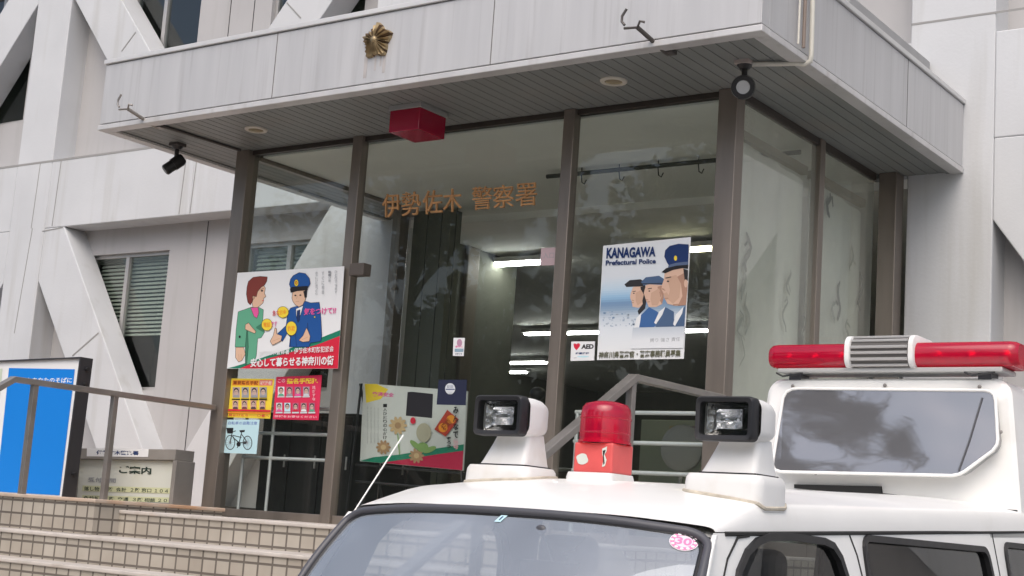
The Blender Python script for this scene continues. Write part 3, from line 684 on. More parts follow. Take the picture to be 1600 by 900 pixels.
# black cabinets in the left bay
def cabinet(x0, x1, y0, y1, z1, lab):
    e = empty('black_cabinet', ((x0+x1)/2, y0, LZ), lab, 'cabinet')
    BC = mat('black_gloss', (.009, .010, .011), .3)
    m = MB(); m.box((x0, y0, LZ), (x1, y1, z1), BC); m.build('cabinet_body', e, bevel=.008)
    n = max(1, round((x1-x0)/.42)); w = (x1-x0)/n
    for i in range(n):
        m = MB(); m.box((x0+i*w+.012, y0-.018, LZ+.06), (x0+(i+1)*w-.012, y0-.001, z1-.03), BC); d = m.build('door', e, bevel=.004)
        m = MB(); m.box((x0+(i+1)*w-.06, y0-.03, LZ+.5), (x0+(i+1)*w-.045, y0-.0185, LZ+.62), FRAME); m.build('handle', d)
cabinet(-10.36, -9.18, 10.45, 10.85, 2.58, 'wide black cabinet behind the left bay rails')
cabinet(-9.30, -8.95, 11.0, 11.35, 2.50, 'narrow black cabinet beside the flower poster easel')
# ---- hand rails of the stairs
def handrail(path, posts, lab, base):
    e = empty('handrail', (path[0][0], path[0][1], base), lab, 'handrail', 'flat steel handrails of the entrance stairs')
    m = MB(); m.strip(path, .075, .05, RAILM); m.build('top_rail', e, bevel=.006)
    for (x, y, z0, z1) in posts:
        m = MB(); m.box((x-.026, y-.026, z0), (x+.026, y+.026, z1), RAILM); m.build('post', e, bevel=.004)
def stairz(y):
    for yy, zz in lv:
        if y >= yy: return zz
    return 0
pl = [(-10.56, 9.955, 2.57), (-10.56, 7.68, 2.565)]
y = 7.68; s_ = .21/.32
pl += [(-10.56, 5.2, 2.565-(7.68-5.2)*s_)]
handrail(pl, [(-10.56, 8.76, 1.62, 2.55), (-10.56, 7.9, 1.62, 2.545), (-10.56, 5.3, 0, .98)], 'flat steel handrail on the left stair edge before the blue board', LZ)
pr = [(-5.15, 9.96, 2.69), (-5.15, 8.66, 2.685), (-5.15, 5.2, 2.685-(8.66-5.2)*.585)]
handrail(pr, [(-5.15, 8.64, LZ, 2.665), (-5.15, 7.0, stairz(7.0), 1.70), (-5.15, 5.4, 0, .76)], 'flat steel handrail on the right stair edge behind the van beacons', LZ)

# ================================================================== POSTERS AND SIGNS
WH = flat('white', (.76, .77, .78)); RED = flat('red', (.62, .02, .05)); GRN = flat('green', (.012, .20, .12)); NAVY = flat('navy', (.012, .035, .13)); BLUE = flat('blue', (.015, .085, .30))
SKIN = flat('skin', (.70, .46, .32)); SKIN2 = flat('skin_shade', (.55, .33, .22)); HAIRB = flat('brown_hair', (.20, .04, .03)); JADE = flat('jade', (.12, .38, .24)); JADED = flat('jade_dark', (.05, .20, .12)); PINK = flat('pink', (.72, .10, .32))
YEL = flat('yellow', (.82, .62, .05)); ORA = flat('orange', (.80, .30, .03)); BLK = flat('black', (.015, .015, .018)); GRY = flat('grey', (.30, .31, .33)); LGRY = flat('light_grey', (.58, .61, .64)); CYAN = flat('pale_cyan', (.50, .72, .78))

# cartoon safety poster (left bay)
P = Print(9.955-.0, 350, 400, 4.5)
P.sheet([(95, 118), (845, 72), (800, 792), (20, 792)], WH)
P.poly([(21, 790), (70, 778), (230, 728), (460, 650), (680, 575), (818, 520), (814, 575), (650, 628), (400, 698), (230, 750), (120, 790)], GRN)
P.poly([(110, 791), (230, 742), (400, 696), (650, 626), (815, 562), (801, 791)], RED)
P.ow, P.om = 2.6, BLK
P.poly([(100, 392), (150, 375), (190, 360), (240, 358), (278, 378), (272, 470), (286, 535), (262, 575), (238, 580), (228, 700), (215, 742), (150, 770), (158, 650), (150, 640), (78, 640), (85, 520)], JADE)
P.poly([(150, 640), (165, 470), (172, 640), (160, 765), (150, 770)], JADED); P.poly([(270, 470), (225, 500), (230, 510), (284, 540)], JADED)
P.poly([(188, 364), (240, 360), (246, 400), (232, 438), (212, 425), (200, 395)], PINK)
P.poly([(200, 285), (214, 232), (280, 208), (292, 225), (286, 262), (296, 285), (280, 298), (276, 330), (252, 352), (236, 362), (205, 362), (196, 320)], SKIN)
P.poly([(163, 215), (172, 180), (205, 150), (255, 143), (306, 147), (302, 178), (286, 205), (262, 220), (238, 250), (228, 288), (210, 280), (202, 318), (186, 345), (168, 325), (158, 268)], HAIRB)
P.ell(268, 245, 7, 5, BLK); P.line((258, 235), (280, 230), 4, HAIRB); P.line((268, 315), (282, 312), 4, RED); P.ell(208, 292, 7, 12, SKIN2)
P.poly([(152, 482), (175, 470), (196, 498), (226, 530), (218, 545), (175, 528), (150, 515)], SKIN); P.line((196, 505), (222, 533), 3, SKIN2)
P.poly([(84, 642), (140, 642), (152, 690), (128, 735), (104, 745), (82, 715)], SKIN); P.line((105, 690), (108, 735), 3, SKIN2); P.line((122, 690), (124, 730), 3, SKIN2); P.ell(112, 568, 6, 8, BLK)
P.poly([(450, 400), (470, 366), (520, 352), (575, 318), (612, 330), (672, 325), (676, 352), (684, 440), (690, 560), (682, 600), (610, 612), (600, 640), (460, 640), (468, 570), (446, 545), (412, 602), (372, 552), (438, 490)], BLUE)
P.poly([(508, 372), (560, 348), (545, 400), (522, 470), (510, 420)], WH); P.poly([(516, 385), (538, 378), (534, 450), (522, 470), (514, 440)], NAVY)
P.line((470, 560), (470, 636), 4, NAVY); P.line((590, 470), (596, 610), 4, NAVY); P.line((500, 480), (512, 636), 3, NAVY); P.ell(640, 430, 6, 6, YEL)
P.poly([(484, 262), (500, 240), (580, 236), (584, 268), (574, 308), (556, 345), (530, 358), (505, 345), (488, 322), (480, 298)], SKIN)
P.poly([(560, 250), (588, 236), (584, 290), (570, 296)], BLK); P.ell(505, 278, 6, 4, BLK); P.ell(540, 276, 6, 4, BLK); P.line((506, 322), (532, 320), 4, SKIN2); P.line((520, 280), (512, 302), 3, SKIN2)
P.poly([(462, 200), (470, 165), (490, 138), (532, 117), (575, 124), (604, 158), (610, 195), (592, 226), (474, 232)], BLUE); P.poly([(468, 232), (480, 220), (592, 212), (590, 240), (520, 246), (474, 258)], BLK)
P.ell(512, 190, 15, 24, YEL); P.ell(512, 190, 7, 12, ORA)
P.poly([(328, 600), (350, 560), (362, 505), (374, 512), (374, 548), (412, 562), (404, 598), (345, 628)], SKIN); P.line((345, 600), (395, 580), 3, SKIN2)
P.poly([(530, 594), (560, 560), (584, 505), (592, 520), (610, 565), (604, 600), (560, 606)], SKIN); P.line((550, 590), (596, 570), 3, SKIN2)
P.ell(418, 396, 40, 40, YEL); P.ell(306, 484, 38, 42, YEL); P.ell(478, 510, 38, 50, YEL)
P.ow = 0
P.text('お金', (398, 378), (442, 376), (442, 412), (398, 414), ORA, .02); P.text('電話', (282, 468), (330, 466), (330, 500), (282, 502), ORA, .02); P.text('詐欺', (452, 492), (504, 490), (504, 530), (452, 532), ORA, .02)
P.text('急な', (345, 385), (395, 380), (395, 418), (345, 422), RED, .01); P.text('です', (335, 462), (378, 458), (375, 496), (335, 500), PINK, .01)
P.text('気をつけて!?', (568, 368), (795, 358), (792, 408), (565, 418), PINK, .03)
for i, t in enumerate(('あやしいと思ったら', 'すぐに相談', '一一〇番', 'ひとりで悩まず')):
    P.vtext(t, 655+i*46, 110-i*3, 110-i*3+(165 if i != 2 else 80), 18, GRY, .0)
P.text('伊勢佐木警察署・伊勢佐木町防犯協会', (250, 662), (780, 632), (776, 674), (248, 704), WH, .012)
P.text('安心して暮らせる神奈川の街', (195, 722), (778, 700), (774, 770), (190, 784), WH, .03)
tag(P.build('safety_poster'), 'large white poster with cartoon woman in green and cartoon policeman, red slogan band', 'poster')

# recruitment poster (right bay)
P = Print(10.045, 920, 360, 4.089)
P.sheet([(92, 98), (652, 42), (606, 820), (52, 828)], WH)
def lerp(a, b_, t): return tuple(x+(y-x)*t for x, y in zip(a, b_))
cols = [(0, (.74, .76, .78)), (.30, (.66, .70, .74)), (.42, (.50, .63, .74)), (.50, (.28, .47, .66)), (.56, (.17, .28, .44)), (.62, (.26, .36, .48)), (.70, (.55, .61, .67)), (.80, (.68, .72, .76)), (1, (.74, .76, .77))]
NB = 46
for i in range(NB):
    t0, t1 = i/NB, (i+1)/NB; t = (t0+t1)/2
    for q in range(len(cols)-1):
        if cols[q][0] <= t <= cols[q+1][0]: cc = lerp(cols[q][1], cols[q+1][1], (t-cols[q][0])/(cols[q+1][0]-cols[q][0]))
    L0, L1 = lerp((96, 104), (58, 760), t0), lerp((96, 104), (58, 760), t1); R0, R1 = lerp((640, 60), (608, 752), t0), lerp((640, 60), (608, 752), t1)
    P.poly([L0, R0, R1, L1], flat('sky%02d' % i, cc)); P.layer -= 1
P.layer += 1; rp = random.Random(4)
for i in range(45):                          # town below the sky
    x, y = rp.uniform(85, 290), rp.uniform(515, 610); w, h = rp.uniform(5, 16), rp.uniform(4, 12)
    P.poly([(x, y), (x+w, y), (x+w, y+h), (x, y+h)], rp.choice([flat('town1', (.34, .42, .52)), flat('town2', (.17, .26, .40)), flat('town3', (.42, .48, .55))])); P.layer -= 1
P.layer += 1
FA1 = flat('face_light', (.66, .44, .33)); FA2 = flat('face_shade', (.42, .24, .17)); UNI = flat('uniform', (.07, .12, .22)); UNIB = flat('uniform_blue', (.05, .13, .32)); UNIL = flat('uniform_fade', (.30, .37, .46)); HR = flat('hair', (.03, .028, .03))
# far officer
P.poly([(300, 640), (330, 545), (385, 490), (440, 520), (470, 560), (400, 640)], UNIB); P.poly([(285, 640), (305, 560), (335, 530), (330, 575), (318, 640)], WH)
P.poly([(268, 400), (282, 362), (350, 352), (365, 400), (350, 470), (320, 495), (280, 488), (276, 455), (264, 425)], FA1); P.poly([(330, 362), (362, 355), (372, 430), (360, 500), (320, 540), (312, 515), (345, 470)], HR)
P.poly([(228, 345), (262, 318), (330, 312), (368, 335), (360, 358), (285, 360), (240, 362)], HR); P.line((272, 462), (288, 462), 5, FA2); P.ell(288, 402, 5, 4, HR); P.line((280, 392), (300, 388), 4, HR)
P.poly([(264, 425), (276, 418), (282, 440), (272, 452)], FA1); P.poly([(300, 400), (335, 380), (352, 410), (340, 460), (312, 480), (300, 450)], flat('face_mid', (.56, .36, .26))); P.line((276, 446), (290, 450), 4, FA2)
# middle officer
P.poly([(420, 640), (440, 560), (490, 490), (545, 520), (545, 640)], UNI); P.poly([(418, 590), (450, 520), (490, 488), (470, 540), (430, 600)], WH)
P.poly([(352, 400), (368, 345), (460, 330), (480, 380), (470, 470), (430, 490), (385, 490), (372, 460), (362, 432)], FA1); P.poly([(440, 360), (478, 350), (480, 430), (468, 470), (450, 440)], FA2)
P.poly([(335, 330), (365, 300), (450, 290), (488, 315), (485, 350), (390, 345), (350, 352)], UNI); P.line((374, 458), (392, 456), 5, FA2); P.ell(388, 388, 6, 4, HR); P.line((378, 374), (404, 370), 5, HR)
P.poly([(400, 400), (450, 370), (470, 420), (440, 480), (405, 480), (395, 440)], flat('face_mid', (.56, .36, .26))); P.poly([(360, 425), (374, 410), (380, 440), (366, 444)], FA1); P.line((366, 440), (382, 446), 4, FA2); P.line((455, 392), (462, 425), 6, FA2); P.line((340, 342), (485, 338), 5, HR)
# near officer
P.poly([(490, 700), (530, 590), (600, 505), (619, 480), (608, 700)], UNI); P.poly([(540, 600), (556, 540), (606, 488), (598, 530), (552, 612)], WH)
P.poly([(468, 352), (480, 320), (488, 262), (600, 238), (630, 262), (632, 360), (622, 470), (580, 480), (556, 482), (505, 470), (488, 440), (480, 405), (466, 378)], FA1)
P.poly([(560, 300), (630, 262), (632, 370), (622, 478), (570, 482), (600, 420), (590, 340)], FA2); P.poly([(500, 300), (560, 285), (590, 340), (580, 430), (540, 470), (505, 440), (520, 380)], flat('face_mid', (.56, .36, .26))); P.poly([(480, 405), (500, 395), (520, 430), (500, 445), (486, 440)], flat('face_mid', (.56, .36, .26))); P.line((540, 476), (612, 470), 8, FA2); P.line((470, 375), (490, 384), 5, FA2); P.poly([(605, 245), (636, 255), (634, 320), (616, 330)], HR); P.ell(622, 340, 12, 26, FA1)
P.poly([(484, 168), (490, 128), (518, 100), (575, 86), (640, 90), (637, 206), (560, 214), (514, 226), (500, 204)], NAVY)
P.poly([(512, 222), (560, 208), (637, 200), (637, 222), (560, 230), (506, 246)], flat('cap_band', (.10, .14, .24))); P.ell(556, 178, 10, 16, YEL)
P.poly([(466, 268), (496, 242), (560, 226), (637, 220), (636, 246), (600, 242), (540, 254), (492, 274)], BLK)
P.line((486, 436), (510, 434), 6, FA2); P.ell(508, 326, 8, 5, HR); P.line((492, 306), (528, 298), 6, HR); P.line((470, 372), (484, 376), 4, FA2)
for i in range(10):                           # printed fade to white at the foot of the picture
    y0 = 622+i*9; c = lerp((.50, .55, .61), (.73, .75, .77), i/9)
    P.poly([(284-i, y0), (613, y0-8), (612, y0+1.5), (283-i, y0+9.5)], flat('fade%d' % i, c))
P.poly([(275, 712), (609, 704), (607, 752), (270, 756)], flat('fade9', (.73, .75, .77)))
P.text('KANAGAWA', (118, 112), (432, 104), (428, 168), (114, 182), NAVY, .045)
P.text('Prefectural Police', (112, 192), (432, 180), (430, 212), (110, 226), NAVY, .03)
P.text('誇り 強さ 責任', (395, 690), (588, 682), (586, 708), (393, 716), GRY, .0)
P.text('神奈川県警察官・警察事務職員募集', (68, 776), (592, 762), (588, 808), (64, 820), flat('olive', (.10, .10, .06)), .028)
tag(P.build('recruitment_poster'), 'tall poster of three saluting officers with blue KANAGAWA heading', 'poster')

# wanted posters, bicycle poster
SK3 = flat('photo_skin', (.55, .40, .33)); 
def head(P, cx, cy, s, top, hair=HR, bgc=None):
    if bgc: P.poly([(cx-s*1.25, cy-s*1.6), (cx+s*1.25, cy-s*1.6), (cx+s*1.25, cy+s*2.0), (cx-s*1.25, cy+s*2.0)], bgc)
    P.poly([(cx-s*1.15, cy+s*2.0), (cx-s*.9, cy+s*1.25), (cx, cy+s*.95), (cx+s*.9, cy+s*1.25), (cx+s*1.15, cy+s*2.0)], top)
    P.ell(cx, cy-s*.2, s*.92, s*1.2, hair, 14); P.ell(cx, cy+s*.15, s*.72, s*1.0, SK3, 14)
    P.line((cx-s*.45, cy), (cx-s*.12, cy), s*.2, HR); P.line((cx+s*.12, cy), (cx+s*.45, cy), s*.2, HR); P.line((cx-s*.25, cy+s*.65), (cx+s*.25, cy+s*.65), s*.15, SKIN2)
P = Print(10.045, 340, 580, 6.667)
P.sheet([(145, 75), (590, 80), (545, 495), (105, 480)], YEL)
P.poly([(158, 92), (430, 94), (428, 150), (152, 148)], ORA); P.poly([(436, 92), (575, 94), (570, 150), (434, 150)], flat('salmon', (.75, .18, .16)))
P.text('重要指名手配', (165, 100), (424, 102), (422, 142), (160, 140), flat('brown_ink', (.25, .05, .01)), .03); P.text('被疑者', (445, 102), (566, 102), (562, 142), (442, 142), flat('cream', (.8, .6, .5)), .02)
for i in range(4):
    x = 195+i*97-(i*2); head(P, x, 215, 30, GRY, bgc=flat('photo%d' % (i % 2), (.45-.1*(i % 2), .34, .36))); P.poly([(x-42, 285), (x+42, 286), (x+38, 300), (x-44, 300)], BLK)
    head(P, x-8, 345, 24, flat('suit%d' % i, (.10+.1*(i == 1), .06, .07)), bgc=flat('photob', (.62, .35, .30)))
P.poly([(118, 395), (560, 405), (556, 425), (114, 415)], RED); P.poly([(112, 425), (556, 432), (552, 446), (110, 438)], ORA)
P.text('見かけたら一一〇番へ', (120, 446), (545, 454), (542, 478), (116, 468), RED, .02)
tag(P.build('wanted_poster'), 'yellow and orange wanted poster with eight portraits above the bicycle poster', 'poster')
P = Print(10.045, 340, 580, 6.667)
P.sheet([(612, 60), (1085, 40), (1050, 510), (575, 500)], flat('crimson', (.66, .03, .09)))
P.text('この', (630, 82), (705, 80), (703, 118), (628, 120), flat('lightpink', (.8, .45, .5)), .02); P.text('指名手配犯', (722, 76), (1045, 70), (1042, 128), (720, 132), YEL, .035)
for i in range(4):
    x = 662+i*88; head(P, x, 205, 27, (JADE, GRY, PINK, LGRY)[i], bgc=(WH, flat('ph_a', (.42, .16, .22)), flat('ph_b', (.35, .15, .25)), flat('ph_c', (.4, .3, .36)))[i])
    P.poly([(x-38, 262), (x+38, 261), (x+37, 272), (x-39, 273)], LGRY)
for i in range(5):
    x = 645+i*86; head(P, x, 370, 25, (PINK, CYAN, RED, WH, JADE)[i], bgc=(LGRY, CYAN, flat('ph_d', (.5, .12, .2)), flat('ph_e', (.45, .2, .25)), flat('ph_f', (.4, .12, .2)))[i])
    P.poly([(x-36, 425), (x+36, 424), (x+35, 440), (x-37, 441)], LGRY)
P.vtext('逃がすな', 1010, 150, 310, 34, flat('lightpink', (.8, .45, .5)), .02)
P.text('情報をお寄せください', (600, 458), (1040, 466), (1038, 492), (598, 484), flat('lightpink', (.8, .45, .5)), .02)
tag(P.build('wanted_poster'), 'crimson wanted poster with nine portraits beside the yellow one', 'poster')
P = Print(10.045, 340, 580, 6.667)
P.sheet([(70, 505), (437, 505), (402, 862), (36, 850)], CYAN)
P.text('自転車の盗難注意', (112, 522), (415, 524), (412, 560), (108, 556), flat('periwinkle', (.16, .24, .50)), .015)
P.ring(132, 742, 52, 78, 8, BLK); P.ring(312, 746, 50, 74, 8, BLK); P.ring(132, 742, 10, 14, 6, BLK)
P.poly([(92, 590), (166, 590), (158, 650), (102, 648)], BLK); P.poly([(228, 615), (286, 612), (280, 634), (234, 636)], BLK)
for a, b_, w in (((132, 742), (150, 652), 9), ((160, 690), (225, 745), 10), ((225, 745), (254, 632), 9), ((225, 745), (312, 746), 9), ((254, 660), (312, 746), 8), ((158, 668), (250, 690), 8), ((148, 640), (190, 620), 7), ((225, 745), (205, 800), 8)): P.line(a, b_, w, BLK)
P.ell(220, 760, 22, 26, BLK); P.ell(285, 745, 18, 14, BLK)
for q in range(6):
    aa = q*PI/6; P.line((312-46*math.cos(aa), 746-66*math.sin(aa)), (312+46*math.cos(aa), 746+66*math.sin(aa)), 2, GRY); P.line((132-46*math.cos(aa), 742-66*math.sin(aa)), (132+46*math.cos(aa), 742+66*math.sin(aa)), 2, GRY)
tag(P.build('bicycle_poster'), 'pale blue poster with a black bicycle drawing in the left bay', 'poster')

# flower poster on an easel behind the door glass
P = Print(10.42, 550, 580, 5.295)
P.sheet([(95, 100), (952, 165), (915, 822), (66, 745)], flat('dim_white', (.60, .62, .60)), .02)
P.poly([(105, 104), (205, 106), (300, 150), (240, 230), (118, 262)], YEL); P.text('交通安全', (170, 168), (350, 178), (345, 215), (165, 208), PINK, .03)
P.vtext('一人ひとりの心がけ', 274, 268, 565, 32, BLK, .02)
for i in range(4): P.vtext('みんなでまもろうよい習慣', 130+i*30, 290+i*4, 600, 10, GRY)
P.poly([(70, 742), (180, 712), (400, 690), (700, 640), (930, 605), (926, 660), (700, 690), (420, 735), (300, 748), (250, 760)], GRN)
P.poly([(250, 758), (420, 733), (700, 690), (926, 658), (917, 820)], flat('deep_red', (.45, .015, .06)))
TAN = flat('petal', (.55, .40, .22)); TAN2 = flat('petal_dark', (.38, .24, .13)); LEAF = flat('leaf_print', (.22, .36, .12))
for cx, cy, r, mt in ((385, 450, 75, TAN), (265, 630, 60, TAN2), (540, 700, 62, TAN2)):
    for q in range(10):
        a = q*2*PI/10; P.ell(cx+r*.62*math.cos(a), cy+r*.62*math.sin(a), r*.42, r*.2, mt, 12, a)
    P.ell(cx, cy, r*.36, r*.36, TAN2 if mt is TAN else TAN, 14)
P.ell(600, 510, 62, 80, flat('bud', (.42, .40, .30))); P.ell(590, 630, 50, 40, LEAF, 16); P.ell(530, 610, 55, 22, LEAF, 14, .7); P.ell(650, 650, 58, 22, LEAF, 14, -.4); P.line((385, 520), (400, 690), 9, LEAF)
P.poly([(688, 482), (795, 320), (890, 400), (782, 542)], flat('brick_red', (.45, .05, .03))); P.ell(760, 468, 38, 38, ORA); P.ell(826, 400, 36, 36, ORA)
P.text('標語', (735, 455), (800, 385), (835, 430), (775, 500), flat('brown_ink', (.25, .05, .01)), .02)
P.vtext('みんなで', 866, 290, 560, 44, BLK, .03); P.vtext('守ろう', 808, 540, 640, 36, BLK, .03); P.vtext('信号', 866, 560, 650, 44, flat('lightpink', (.8, .45, .5)), .02)
P.ell(512, 410, 22, 28, RED)
fp = P.build('flower_poster'); tag(fp, 'large flower poster with green and red foot band on an easel behind glass', 'poster')
es = empty('easel', at(640, 700, 10.5), 'thin black metal easel holding the flower poster', 'easel')
m = MB(); z0 = at(565, 735, 10.5)
for px0, px1 in ((568, 552), (566, 580), (712, 706), (724, 735)):
    a = at(px0, 600 if px0 < 700 else 620, 10.5); b_ = at(px1, 800, 10.5); m.tube([(a[0], 10.47, a[2]), (b_[0], 10.40 if px1 in (552, 735) else 10.75, LZ)], .012, BLACK, 8)
m.build('legs', es, smooth=True)
m = MB()
for py in (726, 752, 788):
    a = at(556, py, 10.45); b_ = at(728, py+14, 10.45); m.tube([(a[0], 10.45, a[2]), (b_[0], 10.45, b_[2])], .011, BLACK, 8)
m.build('crossbars', es, smooth=True)
P = Print(10.04, 550, 580, 5.295); P.sheet([(460, 172), (500, 170), (668, 188), (660, 388), (445, 368)], BLK)
tag(P.build('black_sheet'), 'plain black square sheet on the glass over the flower poster', 'sheet')
P = Print(10.04, 550, 580, 5.295); P.sheet([(716, 70), (950, 70), (940, 282), (700, 276)], flat('night_blue', (.018, .022, .05))); P.ell(812, 145, 42, 46, LGRY); P.line((775, 150), (850, 150), 8, NAVY); P.text('M', (790, 165), (836, 165), (830, 190), (794, 190), LGRY, .03)
for q in range(5): P.line((790+q*11, 115), (790+q*11, 140), 3, NAVY)
tag(P.build('notice_sheet'), 'dark blue square sheet with white round mark on the door glass', 'sheet')

# heart sticker, small notices
P = Print(10.045, 880, 520, 18)
P.sheet([(225, 245), (890, 240), (868, 775), (205, 790)], WH)
P.poly([(290, 330), (310, 300), (345, 300), (375, 325), (410, 295), (450, 298), (480, 335), (462, 390), (375, 490), (310, 420)], RED)
P.text('AED', (520, 322), (860, 318), (856, 450), (505, 455), BLK, .05); P.text('設置施設', (350, 548), (735, 545), (730, 605), (345, 610), NAVY, .03); P.ell(560, 670, 170, 26, CYAN); P.line((300, 710), (380, 700), 14, GRY)
tag(P.build('heart_sticker'), 'white AED sticker with a red heart left of the recruitment poster', 'sticker')
P = Print(10.045, 690, 510, 15)
P.sheet([(280, 268), (540, 268), (515, 695), (262, 690)], WH); P.ell(420, 385, 62, 90, flat('mauve', (.45, .25, .36))); P.poly([(310, 520), (515, 520), (505, 600), (305, 600)], flat('steel_blue', (.25, .36, .45)))
P.text('お知らせ', (325, 620), (480, 620), (478, 665), (322, 665), NAVY, .02); P.text('静かに', (330, 450), (500, 450), (498, 500), (326, 500), PINK, .02)
tag(P.build('paper_notice'), 'small white and mauve notice on the door glass at mid height', 'notice')
P = Print(10.05, 740, 360, 3.46)
P.sheet([(365, 95), (448, 92), (444, 188), (360, 190)], flat('dim_pink', (.48, .36, .38))); P.text('入口', (376, 120), (436, 118), (434, 150), (374, 152), GRY, .0)
tag(P.build('paper_notice'), 'small pink paper on the glass left of the second mullion', 'notice')

# gilt lettering on the glass
GL = mat('gilt_letter', (.50, .26, .105), .5, metal=.15, var=.25, vscale=12)
def letters(chars, xs, topf, botf, lab):
    mb = MB()
    for ch, (xa, xb) in zip(chars, xs):
        v, f = glyphs(ch, .0); fr_, bk_ = [], []
        for u, w in v:
            px = xa+(xb-xa)*u; py = botf(px)+(topf(px)-botf(px))*w
            p = at(px, py, 10.035); fr_.append(p); bk_.append((p[0], 10.052, p[2]))
        mb.add(fr_, f, GL); n = len(fr_)
        ed = {}
        for q in f:
            for i in range(len(q)):
                e = (q[i], q[(i+1) % len(q)]); ed[tuple(sorted(e))] = None if tuple(sorted(e)) in ed else e
        mb.add(fr_+bk_, [(e[1], e[0], e[0]+n, e[1]+n) for e in ed.values() if e], GL)
    tag(mb.build('gilt_lettering'), lab, 'lettering', 'gilt station name letters on the glass')
tf = lambda x: 303-(x-597)*.076; bf = lambda x: 340-(x-597)*.083
letters('伊勢佐木', [(597, 624), (627, 656), (660, 690), (692, 720)], tf, bf, 'gilt letters 伊勢佐木 raised on the middle glass pane, left group')
letters('警察署', [(737, 768), (770, 802), (805, 838)], tf, bf, 'gilt letters 警察署 raised on the middle glass pane, right group')

# blue notice board (its cartoon figure is left out)
YB = 9.0
bb = empty('notice_board', at(60, 790, YB), 'framed notice board with bright blue poster on the left platform', 'notice board')
m = MB(); c0, c1, c2, c3 = [Vector(at(x, y, YB)) for x, y in ((-60, 566), (130, 558), (100, 792), (-90, 780))]
fw = .016
def frame4(mb, q, w, y0, y1, mt):
    q = [Vector(p) for p in q]; c = sum(q, Vector())/4; inn = [p+(c-p).normalized()*w*1.45 for p in q]
    for i in range(4):
        j = (i+1) % 4; pts = [q[i], q[j], inn[j], inn[i]]; mb.prism([(p.x, y0, p.z) for p in pts], (0, y1-y0, 0), mt)
    return inn
inn = frame4(m, [c0, c1, c2, c3], fw, YB-.03, YB+.12, mat('board_frame', (.035, .035, .04), .4)); m.build('frame', bb, bevel=.004)
m = MB(); m.prism([(p.x, YB+.0, p.z) for p in inn], (0, .1, 0), WH); m.build('backing', bb)
P = Print(YB-.004, 0, 0, 1)
P.poly([(14, 575), (117, 577), (93, 774), (-6, 768)], flat('sky_blue', (.004, .20, .66)))
P.text('いつもあなたのそばに', (24, 590), (113, 590), (112, 598), (23, 598), WH, .02)
P.poly([(-60, 575), (4, 576), (-16, 768), (-75, 766)], flat('pale_green', (.55, .62, .50)))
P.build('printed_panel', bb)
for py in (576, 600, 740):
    m = MB(); a = at(127-(py-560)*.12, py, YB); m.tube([(a[0], YB+.05, a[2]), (a[0]+.06, YB+.05, a[2])], .018, BLACK, 8)
    m.build('hinge', bb, smooth=True)

# low information board
YI = 9.75
ib = empty('information_board', at(190, 790, YI), 'low brown framed guidance board with white panel left of the entrance post', 'sign board')
IBM = mat('board_brown', (.25, .235, .215), .5, var=.1, vscale=4)
m = MB()
def ipoly(pts, d0, d1, mt): m.prism([(at(x, y, YI)[0], YI+d0, at(x, y, YI)[2]) for x, y in pts], (0, d1-d0, 0), mt)
ipoly([(103, 700), (275, 702), (273, 719), (101, 717)], 0, .24, IBM); ipoly([(101, 717.3), (119, 717.3), (113, 790), (95, 790)], 0, .24, IBM)
ipoly([(270, 719.3), (276, 719.3), (268, 797), (262, 797)], 0, .24, IBM)
ipoly([(119, 781), (263, 786), (263, 793), (116, 789)], 0, .24, IBM)
m.build('frame', ib, bevel=.006)
m = MB(); ipoly([(118, 717.4), (270, 719.4), (264, 787), (113, 782)], .05, .2, mat('board_panel', (.62, .64, .58), .35, dirt=(.5, .5, .3), dirt_amt=.5, dirt_stretch=(1, 1, 1), dirt_scale=3)); m.build('panel', ib)
P = Print(YI-.003, 100, 690, 8)
P.poly([(288, 82), (1058, 92), (1052, 192), (284, 184)], WH); P.text('伊勢佐木警察署', (405, 108), (935, 116), (930, 172), (400, 164), NAVY, .04); P.build('name_plate', ib)
P = Print(YI+.046, 100, 690, 8)
P.poly([(232, 548), (1330, 580), (1318, 650), (226, 618)], flat('pale_lime', (.58, .60, .38))); P.poly([(230, 668), (1316, 700), (1308, 760), (226, 735)], flat('pale_lime', (.58, .60, .38)))
P.text('ご案内', (690, 300), (1095, 318), (1088, 412), (685, 396), flat('dark_green', (.02, .04, .03)), .03); P.text('受付時間', (305, 445), (650, 458), (645, 515), (300, 502), GRY, .02)
DK = flat('dark_green', (.02, .04, .03))
P.text('落し物  １階  会計  ２階 窓口 １０４', (250, 560), (1305, 592), (1300, 645), (246, 612), DK, .02); P.text('免許証  ２階  交通  ３階 相談 ２０', (246, 678), (1290, 712), (1285, 760), (240, 728), DK, .02)
P.build('guidance_text', ib)

